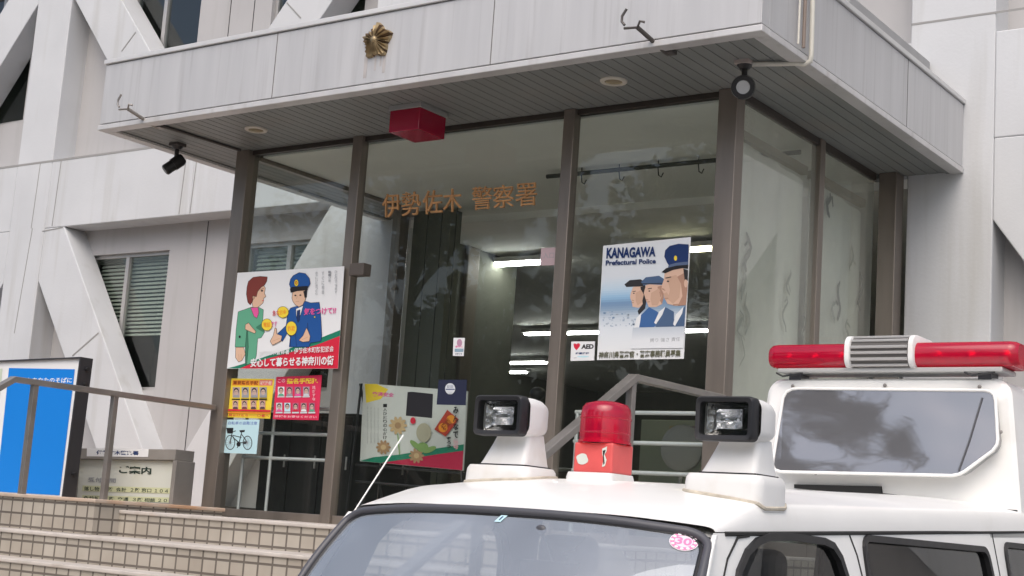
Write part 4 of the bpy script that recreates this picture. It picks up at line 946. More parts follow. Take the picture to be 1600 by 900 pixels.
# ================================================================== VAN
VX, VC = .765, -2.98                          # half width at the gutter, centre line
van = empty('police_van', (VC, 6, 0), 'white police van parked nose out with roof searchlights and red beacons', 'van')
ORG_V = van
def zg(Y): return 1.642+.0405*(Y-4.3)
YH = 4.30; YRE = 8.95
def hw(z):
    if z > 1.02: return .855-(.855-VX)*(z-1.02)/(1.66-1.02)
    return .855-.02*max(0, (.6-z)/.6)
def crown(Y):
    t = min(1, max(0, (Y-4.22)/.62)); return .04+.112*(t*(2-t))
def headY(s): return YH-.10*(1-abs(s)**2.2)
def rprof(t, Y, c):
    k = min(1, max(0, (Y-4.25)/.36)); A = .088*k; e = math.sqrt(max(0, 1-(max(0, t-.955)/.045)**2))
    return A*e+max(.01, c-A)*(1-t**(2.6-.4*k))
def roof(u, v):
    s = -1+2*u; s = math.copysign(1-(1-abs(s))**1.7, s); y0 = headY(s); Y = y0+(YRE-y0)*(v**1.5)
    c = crown(Y+.02*(1-s*s))
    if Y > YRE-.5: c *= 1-.35*((Y-YRE+.5)/.5)**2
    z = zg(Y)+rprof(abs(s), Y, c)
    edge = 1-max(0, abs(s)-.93)/.07*.012
    return Vector((VC+s*(VX+.0)*edge, Y, z))
m = MB(); m.grid(roof, 64, 46, CARPAINT); 
def under(u, v): return roof(u, v)-Vector((0, 0, .03))
m.grid(under, 24, 24, mat('headliner', (.32, .32, .31), .8), True)
m.build('roof', van, smooth=True)
# side panels: outline in (Y,z) with window holes
def rrect(y0, y1, y2, y3, z0, z1, r, n=5):     # quad: bottom y0..y1, top y2..y3
    q = [Vector((y0, z0)), Vector((y1, z0)), Vector((y3, z1)), Vector((y2, z1))]; out = []
    for i in range(4):
        p, a, b_ = q[i], q[i-1], q[(i+1) % 4]; da, db = (a-p).normalized(), (b_-p).normalized()
        p0, p1 = p+da*r, p+db*r
        for k in range(n+1):
            t = k/n; out.append(tuple((1-t)**2*p0+2*t*(1-t)*p+t*t*p1))
    return out
FWIN = [(4.27, 1.02), (5.36, 1.02), (5.345, 1.30), (5.31, 1.50), (5.26, 1.585), (5.20, 1.628), (5.12, 1.642), (4.85, 1.648), (4.66, 1.640), (4.57, 1.622), (4.49, 1.585), (4.42, 1.52), (4.36, 1.38)]
SWIN = rrect(5.66, 7.14, 5.50, 6.99, 1.06, 1.652, .07)
SWIN = rrect(5.56, 7.19, 5.50, 7.00, 1.06, 1.668, .06)
RWIN = rrect(7.36, 8.70, 7.28, 8.62, 1.08, 1.70, .06)
def side_outline():
    o = [(4.285, zg(4.3)-.004)]
    for k in range(1, 16): Y = 4.3+(YRE-4.3)*k/15; o.append((Y, zg(Y)-.004))
    o += [(9.05, 1.1), (9.06, .45), (9.0, .36)]
    def arch(c): return [(c+.40*math.cos(a), .36+.36*math.sin(a)) for a in [PI*k/10 for k in range(11)]]
    o += arch(7.75)+arch(4.45)
    o += [(3.78, .36), (3.72, .50), (3.70, .80), (3.74, .96), (3.98, 1.24)]
    return o
def fill2d(outer, holes):
    bm = bmesh.new(); es = []
    for lp in [outer]+holes:
        vs = [bm.verts.new((a, b_, 0)) for a, b_ in lp]
        for i in range(len(vs)): es.append(bm.edges.new((vs[i], vs[(i+1) % len(vs)])))
    bmesh.ops.triangle_fill(bm, use_beauty=True, use_dissolve=False, edges=es)
    bmesh.ops.subdivide_edges(bm, edges=[e for e in bm.edges if e.calc_length() > .5], cuts=1)
    bmesh.ops.triangulate(bm, faces=bm.faces)
    bm.verts.index_update()
    v = [(a.co.x, a.co.y) for a in bm.verts]; f = [tuple(x.index for x in p.verts) for p in bm.faces]; bm.free(); return v, f
def noseback(Y):                                # plan rounding towards the nose
    return .0 if Y > 4.6 else .11*((4.6-Y)/.9)**2.2
def sx(sgn, Y, z, off=0.): return Vector((VC+sgn*(hw(z)-noseback(Y)+off), Y, z))
SV, SF = fill2d(side_outline(), [FWIN, SWIN, RWIN])
for sgn in (1, -1):
    m = MB(); m.add([sx(sgn, a, b_) for a, b_ in SV], SF if sgn > 0 else [f[::-1] for f in SF], CARPAINT)
    m.add([sx(sgn, a, b_, -.045) for a, b_ in SV], SF, mat('van_trim', (.13, .13, .13), .8))
    sp = m.build('side_panel', van)
    for f in sp.data.polygons: f.use_smooth = True
    sp.data.set_sharp_from_angle(angle=math.radians(50)) if hasattr(sp.data, 'set_sharp_from_angle') else None
    for lp, nm in ((FWIN, 'front_window'), (SWIN, 'sliding_window'), (RWIN, 'rear_window')):
        v, f = fill2d(lp, []); gm = MB(); gm.add([sx(sgn, a, b_, -.012) for a, b_ in v], f, SIDEGLASS); wo = gm.build(nm, van)
        gk = MB(); gk.strip([sx(sgn, a, b_, -.002) for a, b_ in lp], .026, .026, RUBBER, up=(1, 0, 0), closed=True); gk.build('seal', wo, smooth=False)
        jb = MB()                                # jamb between outer skin and lining
        n = len(lp); vs = [sx(sgn, a, b_, .0) for a, b_ in lp]+[sx(sgn, a, b_, -.045) for a, b_ in lp]
        jb.add(vs, [(i, (i+1) % n, (i+1) % n+n, i+n) for i in range(n)], RUBBER); jb.build('jamb', wo)
    # door seams and gutter
    sm = MB()
    def seam(pts, w=.011): sm.strip([sx(sgn, a, b_, .0005) for a, b_ in pts], .006, w, DARK, up=(0, 0, 1))
    def seam2(pts, w=.010):
        P = [sx(sgn, a, b_, .0) for a, b_ in pts]; sm.tube(P, w/2, DARK, 6)
    seam2([(4.18, 1.02), (4.22, 1.25), (4.29, 1.44), (4.36, 1.56), (4.44, 1.63), (4.52, zg(4.5)-.012)], .009)
    seam2([(5.60, .5), (5.58, 1.1), (5.50, 1.42), (5.43, 1.60), (5.375, zg(5.38)-.012)], .009)
    seam2([(7.24, .5), (7.24, 1.2), (7.12, zg(7.1)-.012)], .008)
    sm.tube([sx(sgn, Y, zg(Y)-.006, -.001) for Y in [4.36+.25*k for k in range(19)]], .008, DARK, 6)
    sm.build('door_seam', van, smooth=True)
# windscreen
def ws(u, v, off=0.):                          # u across, v from header (0) to base (1)
    s = -1+2*u
    top = Vector((VC+s*(VX+.004), headY(s)-.003, zg(4.3)+.04*(1-abs(s)**2.6)-.010))
    bs = Vector((VC+s*(.868), 3.92-.16*(1-abs(s)**2.2), 1.0))
    p = top.lerp(bs, v); p.y -= .05*math.sin(PI*v)*.6; p.z += .035*math.sin(PI*v); p.x += s*.012*math.sin(PI*v)
    return p+Vector((0, -off*.8, off*.6))
def wloop(a, b_, r=.052, n=6):                  # rounded rectangle in (u,v)
    pts = []
    q = r*1.5
    for cu, cv, t0 in ((1-a-r, b_+q, -PI/2), (1-a-r, 1-b_-q, 0), (a+r, 1-b_-q, PI/2), (a+r, b_+q, PI)):
        for k in range(n+1):
            t = t0+k*PI/2/n; pts.append((cu+r*math.cos(t), cv+q*math.sin(t)))
    return pts
WL = wloop(.012, .015)
def dense(lp, k=4):
    out = []
    for i in range(len(lp)):
        a, b_ = lp[i], lp[(i+1) % len(lp)]; L = math.hypot(b_[0]-a[0], b_[1]-a[1]); n = max(1, int(L/.06))
        out += [(a[0]+(b_[0]-a[0])*q/n, a[1]+(b_[1]-a[1])*q/n) for q in range(n)]
    return out
WLd = dense(WL)
bm = bmesh.new(); vs = [bm.verts.new((a, b_, 0)) for a, b_ in WLd]; es = [bm.edges.new((vs[i], vs[(i+1) % len(vs)])) for i in range(len(vs))]
inner = [bm.verts.new((.05+.9*i/14, .05+.9*j/10, 0)) for i in range(15) for j in range(11)]
import mathutils.geometry as mg
pts2 = [Vector((v.co.x, v.co.y)) for v in vs]+[Vector((.06+.88*i/16, .07+.85*j/10)) for i in range(17) for j in range(11)]
keep = list(range(len(vs)))
# keep inner points that lie well inside the loop
def inside(p):
    c = False; n = len(WLd)
    for i in range(n):
        a, b_ = WLd[i], WLd[i-1]
        if (a[1] > p[1]) != (b_[1] > p[1]) and p[0] < (b_[0]-a[0])*(p[1]-a[1])/(b_[1]-a[1])+a[0]: c = not c
    return c and min(math.hypot(p[0]-q[0], p[1]-q[1]) for q in WLd) > .035
pts2 = pts2[:len(vs)]+[p for p in pts2[len(vs):] if inside((p.x, p.y))]
bm.free()
n0 = len(WLd); vv, ee, ff, *_ = mg.delaunay_2d_cdt(pts2, [(i, (i+1) % n0) for i in range(n0)], [tuple(range(n0))], 1, 1e-6)
m = MB(); m.add([ws(p.x, p.y) for p in vv], [tuple(f) for f in ff], CARGLASS); wso = m.build('windscreen', van, smooth=True)
m = MB(); m.tube([ws(a, b_, .004) for a, b_ in WLd], .0155, RUBGREY, 10, closed=True); m.build('seal', wso, smooth=True)
m = MB(); m.tube([ws(a, b_, -.004) for a, b_ in dense(wloop(.026, .034))], .009, RUBBER, 8, closed=True); m.build('inner_seal', wso, smooth=True)
# windscreen pillars
for sgn in (1, -1):
    m = MB()
    def ap(u, v):
        a = ws((1+sgn)/2, u); z = a.z; Yt = 3.98+(4.285-3.98)*max(0, (z-1.24)/(1.642-1.24)) if z > 1.24 else 3.74+(3.98-3.74)*(z-.96)/.28
        b_ = sx(sgn, max(3.75, Yt), min(z, zg(4.3)-.004)); p = a.lerp(b_, v); p.y -= .012*math.sin(PI*v); p.x += sgn*.010*math.sin(PI*v); return p
    m.grid(ap, 14, 6, CARPAINT, sgn < 0); m.build('pillar', van, smooth=True)
# nose, rear, floor
m = MB()
def nose(u, v):
    s = -1+2*u; top = ws(u, 1.0); z = top.z-.0-(top.z-.34)*v
    hwid = hw(z)-noseback(3.74); Yn = 3.90-.20*(1-abs(s)**2.6)-.10*math.sin(min(1, v*1.6)*PI/2)+.03*v
    return Vector((VC+s*hwid, Yn, z)) if v > .02 else top
m.grid(nose, 24, 12, CARPAINT); m.build('nose', van, smooth=True)
m = MB(); m.box((VC-.80, 3.56, .32), (VC+.80, 3.80, .56), BLACK); m.build('front_bumper', van, bevel=.05, seg=4)
for sgn in (1, -1):
    m = MB(); x = VC+sgn*.58; m.box((x-.17, 3.58, .66), (x+.17, 3.70, .84), mat('headlamp_glass', (.6, .62, .63), .1, metal=.3)); m.build('headlight', van, bevel=.03, seg=3)
m = MB(); m.box((VC-.835, 8.97, .40), (VC+.835, 9.05, 1.06), CARPAINT); m.box((VC-.79, 8.955, 1.06), (VC+.79, 9.0, 1.78), mat('rear_glass', (.03, .035, .035), .08)); m.build('tailgate', van, bevel=.02)
m = MB(); m.box((VC-.80, 3.72, .34), (VC+.80, 9.0, .50), BLACK); m.build('floor_pan', van)
SEAT = mat('seat_cloth', (.08, .085, .095), .85, var=.15, vscale=12)
for sgn in (1, -1):
    m = MB(); x = VC+sgn*.42; m.box((x-.25, 4.75, .75), (x+.25, 5.25, .95), SEAT); m.box((x-.25, 5.18, .90), (x+.25, 5.34, 1.42), SEAT); m.box((x-.14, 5.22, 1.43), (x+.14, 5.32, 1.60), SEAT); m.build('seat', van, bevel=.05, seg=3)
m = MB(); m.box((VC-.74, 4.0, .85), (VC+.74, 4.32, 1.03), mat('dashboard', (.06, .062, .068), .7)); m.build('dashboard', van, bevel=.04, seg=3)
m = MB(); cw = Vector((VC+.40, 4.42, 1.13)); R = Matrix.Rotation(math.radians(55), 3, 'X')
m.tube([cw+R @ Vector((.19*math.cos(2*PI*k/28), .19*math.sin(2*PI*k/28), 0)) for k in range(28)], .014, BLACK, 8, closed=True)
m.tube([cw-Vector((0, .14, .10)), cw], .03, BLACK); m.tube([cw+R @ Vector((-.18, 0, 0)), cw, cw+R @ Vector((.18, 0, 0))], .014, BLACK); m.build('steering_wheel', van, smooth=True)
TYRE = mat('tyre', (.02, .02, .02), .85); RIM = mat('wheel_rim', (.45, .45, .46), .35, metal=.7)
for sgn in (1, -1):
    for Y in (4.45, 7.75):
        x = VC+sgn*.74
        m = MB(); m.lathe([(.19, -.09), (.30, -.10), (.33, -.07), (.33, .07), (.30, .10), (.19, .09)], (x, Y, .33), TYRE, 28, 'x'); w_ = m.build('wheel', van, smooth=True)
        m = MB(); m.lathe([(0, sgn*.06), (.07, sgn*.07), (.17, sgn*.04), (.20, sgn*.085)], (x, Y, .33), RIM, 24, 'x'); m.build('rim', w_, smooth=True)
# stickers and mirror foot on the windscreen: found by projecting onto the pane
def on_ws(px, py):
    d = _ray(px, py); best = None
    for i in range(161):
        for j in range(61):
            p = ws(i/160, j/60*.5); q = RM @ (np.array(p)-[0, 0, EYE]); x, y = 800+FPX*q[0]/q[2], 450-FPX*q[1]/q[2]
            e = (x-px)**2+(y-py)**2
            if best is None or e < best[0]: best = (e, i/160, j/60*.5)
    return best[1], best[2]
u0_, v0_ = on_ws(1069, 848)
def wdisc(mb, u, v, r, mt, off, n=24, asp=1.15):
    c = ws(u, v, off); mb.add([ws(u+r*math.cos(2*PI*k/n)/1.55, v+r*asp*math.sin(2*PI*k/n), off) for k in range(n)], [tuple(range(n))], mt)
STK = flat('sticker_pink', (.78, .22, .42)); m = MB(); wdisc(m, u0_, v0_, .046, WH, .003); wdisc(m, u0_, v0_, .0435, STK, .0035); wdisc(m, u0_, v0_, .029, flat('sticker_pale', (.85, .62, .72)), .004)
for k in range(12):
    a = 2*PI*k/12; wdisc(m, u0_+.0365*math.cos(a)/1.55, v0_+.0365*1.15*math.sin(a), .006, WH, .0045, 8)
v_, f_ = glyphs('30', .03); m.add([ws(u0_+(a-.5)*.033, v0_-(b_-.5)*.042, .0048) for a, b_ in v_], f_, STK); m.build('inspection_sticker', van)
u1_, v1_ = on_ws(784, 811); m = MB(); m.add([ws(u1_+a, v1_+b_, .003) for a, b_ in ((-.011, .022), (-.002, -.022), (.015, -.022), (.006, .022))], [(0, 1, 2, 3)], CYAN)
m.add([ws(u1_+.001+a, v1_+b_, .0036) for a, b_ in ((-.003, .012), (.001, -.012), (.005, -.012), (.001, .012))], [(0, 1, 2, 3)], NAVY); m.build('safety_sticker', van)
u2_, v2_ = on_ws(844, 826); m = MB(); c = ws(u2_, v2_, -.006); m.sphere(c, .022, RUBGREY, 14, (1, .4, .8)); m.tube([c, c+Vector((.0, .04, -.05)), c+Vector((.02, .06, -.12))], .007, RUBGREY); m.box((c.x-.11, c.y+.05, c.z-.17), (c.x+.13, c.y+.085, c.z-.10), BLACK); m.build('rear_view_mirror', van, smooth=True)
# aerial
m = MB(); a = Vector((VC-VX-.03, 4.20, 1.47)); b_ = Vector(atx(630, 680, VC-VX-.03)); m.tube([a, a.lerp(b_, .12)], .010, RUBGREY, 8); m.tube([a.lerp(b_, .1), b_], .0032, mat('aerial_rod', (.75, .74, .70), .3, metal=.4), 8)
m.tube([a+Vector((-.02, .03, .05)), a+Vector((.03, .02, .07))], .018, RUBGREY, 8); m.build('aerial', van, smooth=True)
# searchlights
def rbox_pts(x0, x1, z0, z1, r, n=4):
    out = []
    for cx_, cz_, t0 in ((x1-r, z1-r, 0), (x0+r, z1-r, PI/2), (x0+r, z0+r, PI), (x1-r, z0+r, 3*PI/2)):
        for k in range(n+1): t = t0+k*PI/2/n; out.append((cx_+r*math.cos(t), cz_+r*math.sin(t)))
    return out
def loft(mb, rings, mt, cap0=True, cap1=True):
    n = len(rings[0]); vs = [v for r in rings for v in r]; fs = []
    for i in range(len(rings)-1):
        for j in range(n): fs.append((i*n+j, i*n+(j+1) % n, (i+1)*n+(j+1) % n, (i+1)*n+j))
    if cap0: fs.append(tuple(range(n))[::-1])
    if cap1: fs.append(tuple((len(rings)-1)*n+j for j in range(n)))
    mb.add(vs, fs, mt)
REFL = mat('lamp_reflector', (.90, .90, .91), .06, metal=1, bump=.9, bscale=30)
LGLASS = glass('lamp_glass', (.93, .94, .94), .08, wav=.05, wscale=40)
def roofz(X, Y):
    q = min(1, abs((X-VC)/VX)); return zg(Y)+rprof(q, Y, crown(Y+.02*(1-q*q)))
SEAL = mat('sealant', (.50, .45, .37), .7, var=.25, vscale=18)
def seat_pad(mb_ring, zdrop=.01): return [Vector((p.x, p.y, roofz(p.x, p.y)-zdrop)) for p in mb_ring]
def searchlight(xc, zt=1.846):
    y0, y1 = 4.63, 4.85
    rings = [[Vector((xc-.02+(x-xc+.02)*g, 4.74+(y-4.74)*g, z)) for x, y in rbox_pts(xc-.175, xc+.13, y0, y1+.01, .04)] for g, z in ((1.01, 0), (1.0, zt-.035), (.985, zt-.014), (.93, zt))]
    rings[0] = seat_pad(rings[0])
    m = MB(); loft(m, rings, WHITEPL); base = m.build('searchlight', van, smooth=True)
    m = MB(); m.tube([Vector((x, y, roofz(x, y)+.002)) for x, y in dense([(p.x, p.y) for p in rings[0]], 4)], .0075, SEAL, 6, closed=True); m.build('sealant', base, smooth=True)
    m = MB(); m.box((xc-.118, y0+.02, zt+.0005), (xc+.102, y1-.02, zt+.006), RUBBER); m.build('gasket', base)
    m = MB(); rr = []
    for t, zz in ((0, zt+.006), (.15, zt+.02), (.7, zt+.085), (1, zt+.125)):
        rr.append([Vector((x, y, zz)) for x, y in rbox_pts(xc-.118+.055*t, xc+.100-.008*t, y0+.025+.03*t, y1-.02-.03*t, .022)])
    loft(m, rr, WHITEPL); m.box((xc-.03, y0+.05, zt+.058), (xc-.0, y0+.0535, zt+.064), LGRY); m.build('neck', base, smooth=True)
    zc, hx, hz = zt+.188, .112, .077; x0, x1 = xc-.118, xc+.106; cx_ = (x0+x1)/2
    yb = y0+.02
    m = MB(); rr = []
    for y, g in ((yb, 1.0), (yb+.06, 1.01), (yb+.11, .96), (yb+.15, .84), (yb+.175, .62), (yb+.18, .3)):
        rr.append([Vector((cx_+.008+(x-cx_)*g, y, zc+(z-zc)*g)) for x, z in rbox_pts(x0+.006, x1, zc-hz+.003, zc+hz-.002, .04, 6)])
    loft(m, rr, WHITEPL, cap0=False); m.build('housing', base, smooth=True)
    m = MB(); o = rbox_pts(x0, x1, zc-hz, zc+hz, .02); i_ = rbox_pts(x0+.019, x1-.019, zc-hz+.019, zc+hz-.019, .012)
    n = len(o); Y0, Y1 = yb-.052, yb-.001
    vs = [Vector((x, Y1, z)) for x, z in o]+[Vector((x, Y0+.008, z)) for x, z in o]+[Vector((x+(.005 if x < cx_ else -.005), Y0, z+(.005 if z < zc else -.005))) for x, z in o]+[Vector((x, Y0+.004, z)) for x, z in i_]+[Vector((x, Y1-.006, z)) for x, z in i_]
    fs = [(L*n+j, L*n+(j+1) % n, (L+1)*n+(j+1) % n, (L+1)*n+j) for L in range(4) for j in range(n)]; m.add(vs, [f[::-1] for f in fs], RUBBER); m.build('bezel', base, smooth=True)
    m = MB(); BOWL = mat('lamp_bowl', (.34, .34, .345), .15, metal=1, bump=1., bscale=22)
    def bowl(u, v):
        a = u*2-1; b_ = v*2-1
        return Vector((cx_+a*(hx-.022), Y1-.008+.05*(1-max(a*a*.8, b_*b_)), zc+b_*(hz-.02)))
    m.grid(bowl, 16, 10, BOWL); m.build('reflector', base)
    m = MB()
    def inner(u, v):
        a = u*2-1; b_ = v*2-1
        return Vector((cx_+.008+a*.050, Y1-.020+.045*(1-max(a*a, b_*b_)), zc+b_*.034))
    m.grid(inner, 10, 8, REFL); m.tube([(cx_-.025, Y1-.012, zc), (cx_+.04, Y1-.012, zc)], .009, REFL, 10); m.build('bulb', base)
    m = MB(); m.box((x0+.021, Y0+.012, zc-hz+.021), (x1-.021, Y0+.016, zc+hz-.021), LGLASS); m.build('lens', base)
searchlight(-3.325)
searchlight(-2.362)
# rotating beacon
bx, by = -2.965, 4.80
m = MB(); loft(m, [[Vector((x, y, z)) for x, y in rbox_pts(bx-.110*g, bx+.095*g, by-.10*g, by+.09*g, .025)] for g, z in ((1, 1.73), (1, 1.818), (.96, 1.836))], WHITEPL); bpad = m.build('beacon_pad', van, smooth=True)
m = MB(); BR = mat('beacon_base', (.66, .10, .095), .45, var=.08, vscale=9); m.box((bx-.085, by-.078, 1.836), (bx+.085, by+.072, 1.948), BR); beacon = m.build('beacon', van, bevel=.007)
m = MB(); ex = Vector((bx-.045, by-.0795, 1.885)); m.add([ex+Vector((.026*math.cos(2*PI*k/20)*(1+.12*math.sin(5*k)), 0, .021*math.sin(2*PI*k/20))) for k in range(20)], [tuple(range(20))], flat('peeled', (.62, .66, .60))); m.build('round_label', beacon); m = MB()
for pts, mt in (([(.055, .925), (.085, .935), (.082, .915), (.072, .905), (.086, .885), (.078, .862), (.060, .858), (.068, .885), (.058, .905)], flat('peeled', (.62, .66, .60))), ([(.060, .918), (.078, .922), (.068, .900), (.076, .872), (.068, .866), (.064, .89)], BLK)):
    m.add([(bx+a*.72, by-.0795-.0004*(mt is BLK), z+1.0) for a, z in pts], [tuple(range(len(pts)))], mt)
m.build('peeled_label', beacon)
m = MB(); m.box((bx-.094, by-.06, 1.895), (bx-.0855, by-.03, 1.92), RUBGREY); m.build('clasp', beacon)
m = MB(); m.lathe([(.096, 1.949), (.097, 1.97), (.0955, 2.062), (.091, 2.084), (.078, 2.099), (.045, 2.108), (0, 2.110)], (bx, by, 0), REDLENS, 40)
for k in range(2): m.lathe([(.0968, 1.985+k*.055), (.0985, 1.987+k*.055), (.0985, 1.990+k*.055), (.0968, 1.992+k*.055)], (bx, by, 0), REDLENS, 40)
m.lathe([(.101, 1.949), (.101, 1.958), (.096, 1.960)], (bx, by, 0), REDLENS, 40); m.build('beacon_dome', beacon, smooth=True)
m = MB(); m.box((bx-.045, by-.005, 1.96), (bx+.045, by+.015, 2.05), mat('inner_mirror', (.75, .75, .75), .3, metal=.6), Matrix.Rotation(.45, 3, 'Z')); m.lathe([(.0, 1.952), (.085, 1.952), (.085, 1.968), (.05, 1.972), (0, 1.972)], (bx, by, 0), WHITEPL, 24); m.lathe([(0, 2.03), (.015, 2.03), (.015, 1.95)], (bx, by-.03, 0), CHROME, 12); m.build('beacon_mirror', beacon)
# message box on the rear roof
YB_, DX0, DX1 = 7.62, -3.70, -2.262
mbx = MB(); 
def boxring(y, ins, z0, z1, r): return [Vector((x, y, z)) for x, z in rbox_pts(DX0+ins, DX1-ins, z0, z1, r, 6)]
front = [(-3.70, 1.93), (-2.27, 1.88)]
def bring(y, ins, ztop): 
    pts = []
    zb = 1.83
    for x, z in ((DX0+ins-.03, zb), (DX1-ins+.02, zb)): pts.append((x, z))
    r = .10; xr = DX1-ins-.035; xl = DX0+ins+.035
    for k in range(7): t = k*PI/2/6; pts.append((xr-r+r*math.cos(t), ztop-r+r*math.sin(t)))
    for k in range(7): t = PI/2+k*PI/2/6; pts.append((xl+r+r*math.cos(t), ztop-r+r*math.sin(t)))
    return [Vector((x, y-(0 if z > 1.9 else .0), z)) for x, z in pts]
loft(mbx, [bring(YB_+.012, .02, 2.535), bring(YB_+.03, .0, 2.548), bring(YB_+.55, .0, 2.55), bring(YB_+.85, .03, 2.50), bring(YB_+1.02, .10, 2.36)], CARPAINT)
box = mbx.build('message_box', van, smooth=True)
def bp_(px, py, d=0.):
    p = at(px, py, YB_); tl = -.085*min(1, max(0, (2.50-p[2])/.47)); return Vector((p[0], YB_+d+(tl if p[2] > 2.0 else 0), p[2]))
WINP = [(1225, 622), (1229, 613), (1238, 608), (1250, 607), (1538, 610), (1548, 612), (1554, 617), (1557, 626), (1564, 688), (1563, 697), (1557, 706), (1516, 738), (1507, 743), (1496, 745), (1230, 739), (1221, 736), (1217, 729), (1217, 720)]
m = MB(); DG = mat('dark_panel_glass', (.13, .13, .14), .05, spec=1, coat=1.0); DG.node_tree.nodes['Principled BSDF'].inputs['IOR'].default_value = 1.9; 
bmn = DG.node_tree; nf_ = _noise(bmn, 1.9, 1.0, (1, 1, 1.6), 8); bpn = bmn.nodes.new('ShaderNodeBump'); bpn.inputs['Strength'].default_value = .8; bpn.inputs['Distance'].default_value = .035
bmn.links.new(nf_, bpn.inputs['Height']); bb_ = bmn.nodes['Principled BSDF']; bmn.links.new(bpn.outputs[0], bb_.inputs['Normal']); bmn.links.new(bpn.outputs[0], bb_.inputs['Coat Normal'])
TILT = .26
zt = bp_(1400, 608).z
W3 = [bp_(x, y) for x, y in WINP]
m.prism(W3, (0, .14, 0), DG)
pane = m.build('message_window', box)
m = MB(); m.tube([p+Vector((0, -.002, 0)) for p in [W3[i].lerp(W3[(i+1) % len(W3)], q/4) for i in range(len(W3)) for q in range(4)]], .009, CARPAINT, 10, closed=True); m.build('window_frame', box, smooth=True)
m = MB(); mul = [bp_(1506, 738), bp_(1520, 690), bp_(1536, 622)]; m.tube([p+Vector((0, -.003, 0)) for p in mul], .005, RUBGREY, 8); m.build('window_crease', box, smooth=True)
m = MB()
for px, py in ((1238, 603), (1382, 602), (1530, 604), (1284, 741), (1462, 744), (1567, 676)): c = bp_(px, py, .004); m.sphere(c, .011, RAILM, 8, (1, .6, 1))
m.build('screws', box, smooth=True)
m = MB(); g0, g1, g2, g3 = [bp_(x, y, -.02) for x, y in ((1243, 757), (1377, 760), (1379, 775), (1243, 763))]; m.prism([g0, g1, g2, g3], (0, .03, 0), DARK); m.tube([bp_(1377, 772, -.004), bp_(1450, 780, -.004), bp_(1455, 785, -.004), bp_(1590, 799, -.004)], .006, DARK, 6); m.build('base_gap_shade', box)  # dark wedge paints the shadow in the opening under the box
# light bar
YL = 7.70
def lbring(x, g, zc=2.668, hz=.066, d=.15): 
    return [Vector((x, YL+y*g, zc+(z-zc)*g)) for y, z in rbox_pts(-d, d, zc-hz, zc+hz, .055, 5)]
lbase = MB(); lbase.box((-3.58, YL-.12, 2.575), (-2.33, YL+.12, 2.601), mat('bar_tray', (.5, .5, .49), .4, metal=.3)); bar = lbase.build('light_bar', van, bevel=.008)
def lensbody(x0, x1, lo, nm='lens'):
    m = MB(); xs = [(x0, .82 if lo < 0 else 1), (x0+.02, .95 if lo < 0 else 1), (x0+.05, 1), (x1-.05, 1), (x1-.02, 1 if lo < 0 else .95), (x1, 1 if lo < 0 else .82)]
    loft(m, [lbring(x, g) for x, g in xs], REDLENS); m.build(nm, bar, smooth=True)
    m = MB()
    n = 3
    for k in range(n):
        x = x0+(x1-x0)*(k+.5)/n; m.lathe([(.0, .0), (.035, .01), (.05, .05)], (x, YL-.06, 2.665), CHROME, 14, 'y')
    m.box((x0+.05, YL+.02, 2.612), (x1-.05, YL+.03, 2.715), mat('inner_mirror', (.75, .75, .75), .3, metal=.6)); m.box((x0+.03, YL-.1, 2.604), (x1-.03, YL+.1, 2.612), WHITEPL)
    m.build('lamp_reflector', bar)
lensbody(-3.635, -3.165, -1); lensbody(-2.79, -2.25, 1)
m = MB(); RIB = mat('speaker_grille', (.62, .60, .58), .3, metal=.6); RIBD = mat('grille_dark', (.09, .085, .08), .5)
loft(m, [lbring(x, 1, 2.683, .078, .155) for x in (-3.145, -2.81)], RIBD); m.build('speaker_body', bar, smooth=True)
m = MB()
path = rbox_pts(-.160, .160, 2.683-.083, 2.683+.083, .06, 5)
acc = dense([(a, z) for a, z in path], 4)
tot = []; 
for i in range(len(path)):
    a, b_ = path[i], path[(i+1) % len(path)]; L = math.hypot(b_[0]-a[0], b_[1]-a[1]); n = max(1, round(L/.017))
    tot += [(a[0]+(b_[0]-a[0])*q/n, a[1]+(b_[1]-a[1])*q/n) for q in range(n)]
for k, (y, z) in enumerate(tot):
    if k % 2 == 0: m.tube([(-3.135, YL+y, z), (-2.82, YL+y, z)], .0085, RIB, 6)
m.build('speaker_grille', bar, smooth=True)
for x in (-3.155, -2.80):
    m = MB(); loft(m, [[Vector((x+dx, YL+y, z)) for y, z in rbox_pts(-.168*g, .168*g, 2.683-.09*g, 2.683+.09*g, .06, 5)] for dx, g in ((-.018, .94), (-.012, 1), (.012, 1), (.018, .94))], WHITEPL)
    m.build('end_collar', bar, smooth=True)
for x in (-3.50, -2.44):
    m = MB(); m.box((x-.035, YL-.06, 2.53), (x+.035, YL+.06, 2.576), RUBGREY); m.tube([(x-.09, YL-.11, 2.575), (x-.05, YL-.11, 2.555), (x+.07, YL-.11, 2.572)], .006, BLACK, 6); m.build('bar_foot', bar, bevel=.004)

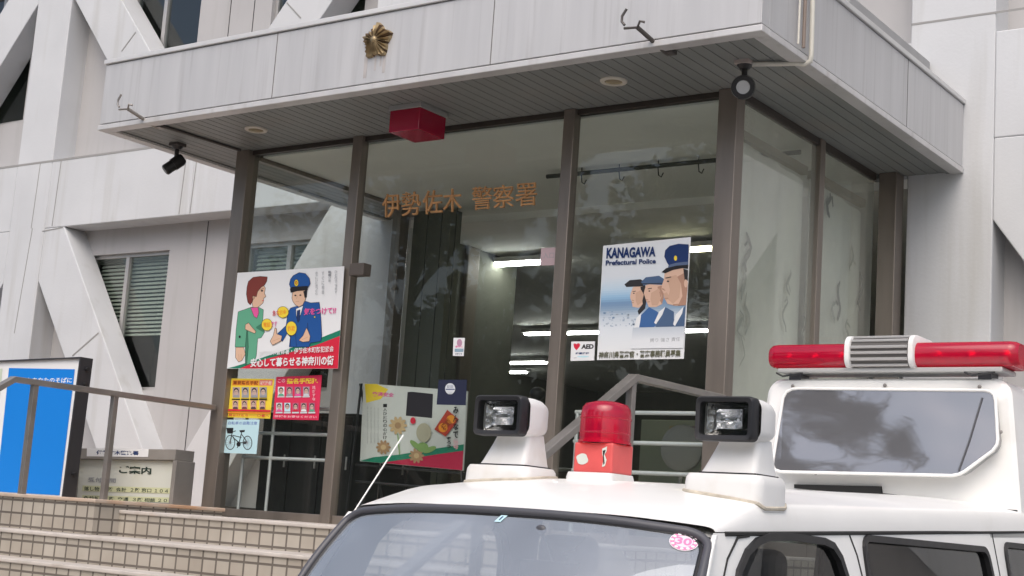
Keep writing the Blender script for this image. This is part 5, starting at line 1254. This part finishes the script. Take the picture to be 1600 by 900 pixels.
# ================================================================== BEHIND THE CAMERA (seen mirrored in the glass)
LEAFM = mat('leaf_green', (.06, .085, .035), .6, var=.4, vscale=2.5); BARK = mat('bark', (.10, .08, .06), .9, var=.2, vscale=8)
def tree(x, y, h, r, seed, lab):
    rnd = random.Random(seed); e = empty('street_tree', (x, y, 0), lab, 'tree', 'street trees mirrored in the glass')
    m = MB(); m.tube([(x, y, 0), (x+.05, y, h*.25), (x-.1, y+.1, h*.5), (x, y, h*.8)], [.22, .18, .12, .04], BARK, 10)
    cl = []
    for k in range(16):
        a = rnd.uniform(0, 2*PI); rr = rnd.uniform(.35, 1)*r; z = h*rnd.uniform(.42, .98)
        f = 1-abs((z/h)-.68)*1.3; c = Vector((x+rr*f*math.cos(a), y+rr*f*math.sin(a), z)); cl.append((c, rnd.uniform(.7, 1.3)))
        m.tube([(x, y, z*.72), ((x+c.x)/2, (y+c.y)/2, z*.9), c], [.07, .045, .015], BARK, 6)
    m.build('trunk', e, smooth=True)
    m = MB()
    for c, s in cl:
        for q in range(420):
            d = Vector((rnd.gauss(0, 1), rnd.gauss(0, 1), rnd.gauss(0, .7))); d = d.normalized()*s*rnd.random()**.45
            p = c+d; u = Vector((rnd.gauss(0, 1), rnd.gauss(0, 1), rnd.gauss(0, 1))).normalized()*rnd.uniform(.08, .17); w = u.orthogonal().normalized()*u.length*.6
            m.add([p-u, p+w, p+u, p-w], [(0, 1, 2, 3)], LEAFM)
    m.build('crown', e)
tree(-19, -6, 10.5, 3.0, 1, 'broad street tree across from the entrance, nearest the gilt letters in the mirror image')
tree(-13.5, -8.5, 12, 3.2, 2, 'tall street tree mirrored right of the gilt letters')
tree(-24, -9, 13, 3.4, 3, 'tall street tree mirrored at the left of the door glass')
hg = MB(); rnd = random.Random(9)
for k in range(9000):
    x = rnd.uniform(-48, 2); hh = 7.2+1.2*math.sin(x*.7)+.8*math.sin(x*1.9); z = hh*rnd.random()**.8; y = -14+rnd.gauss(0, .8)
    u = Vector((rnd.gauss(0, 1), rnd.gauss(0, .5), rnd.gauss(0, 1))).normalized()*rnd.uniform(.14, .34); w = Vector((u.z, .2*u.x, -u.x)).normalized()*u.length*.7; p = Vector((x, y, z))
    hg.add([p-u, p+w, p+u, p-w], [(0, 1, 2, 3)], LEAFM)
hg.box((-48, -14.6, 0), (2, -14.4, 5.5), mat('dark_backing', (.02, .025, .015), .9))  # dark slab added behind the leaves to darken low reflections
tag(hg.build('tree_belt'), 'dense dark belt of foliage added across the street to darken the mirror image', 'foliage', kind='stuff')
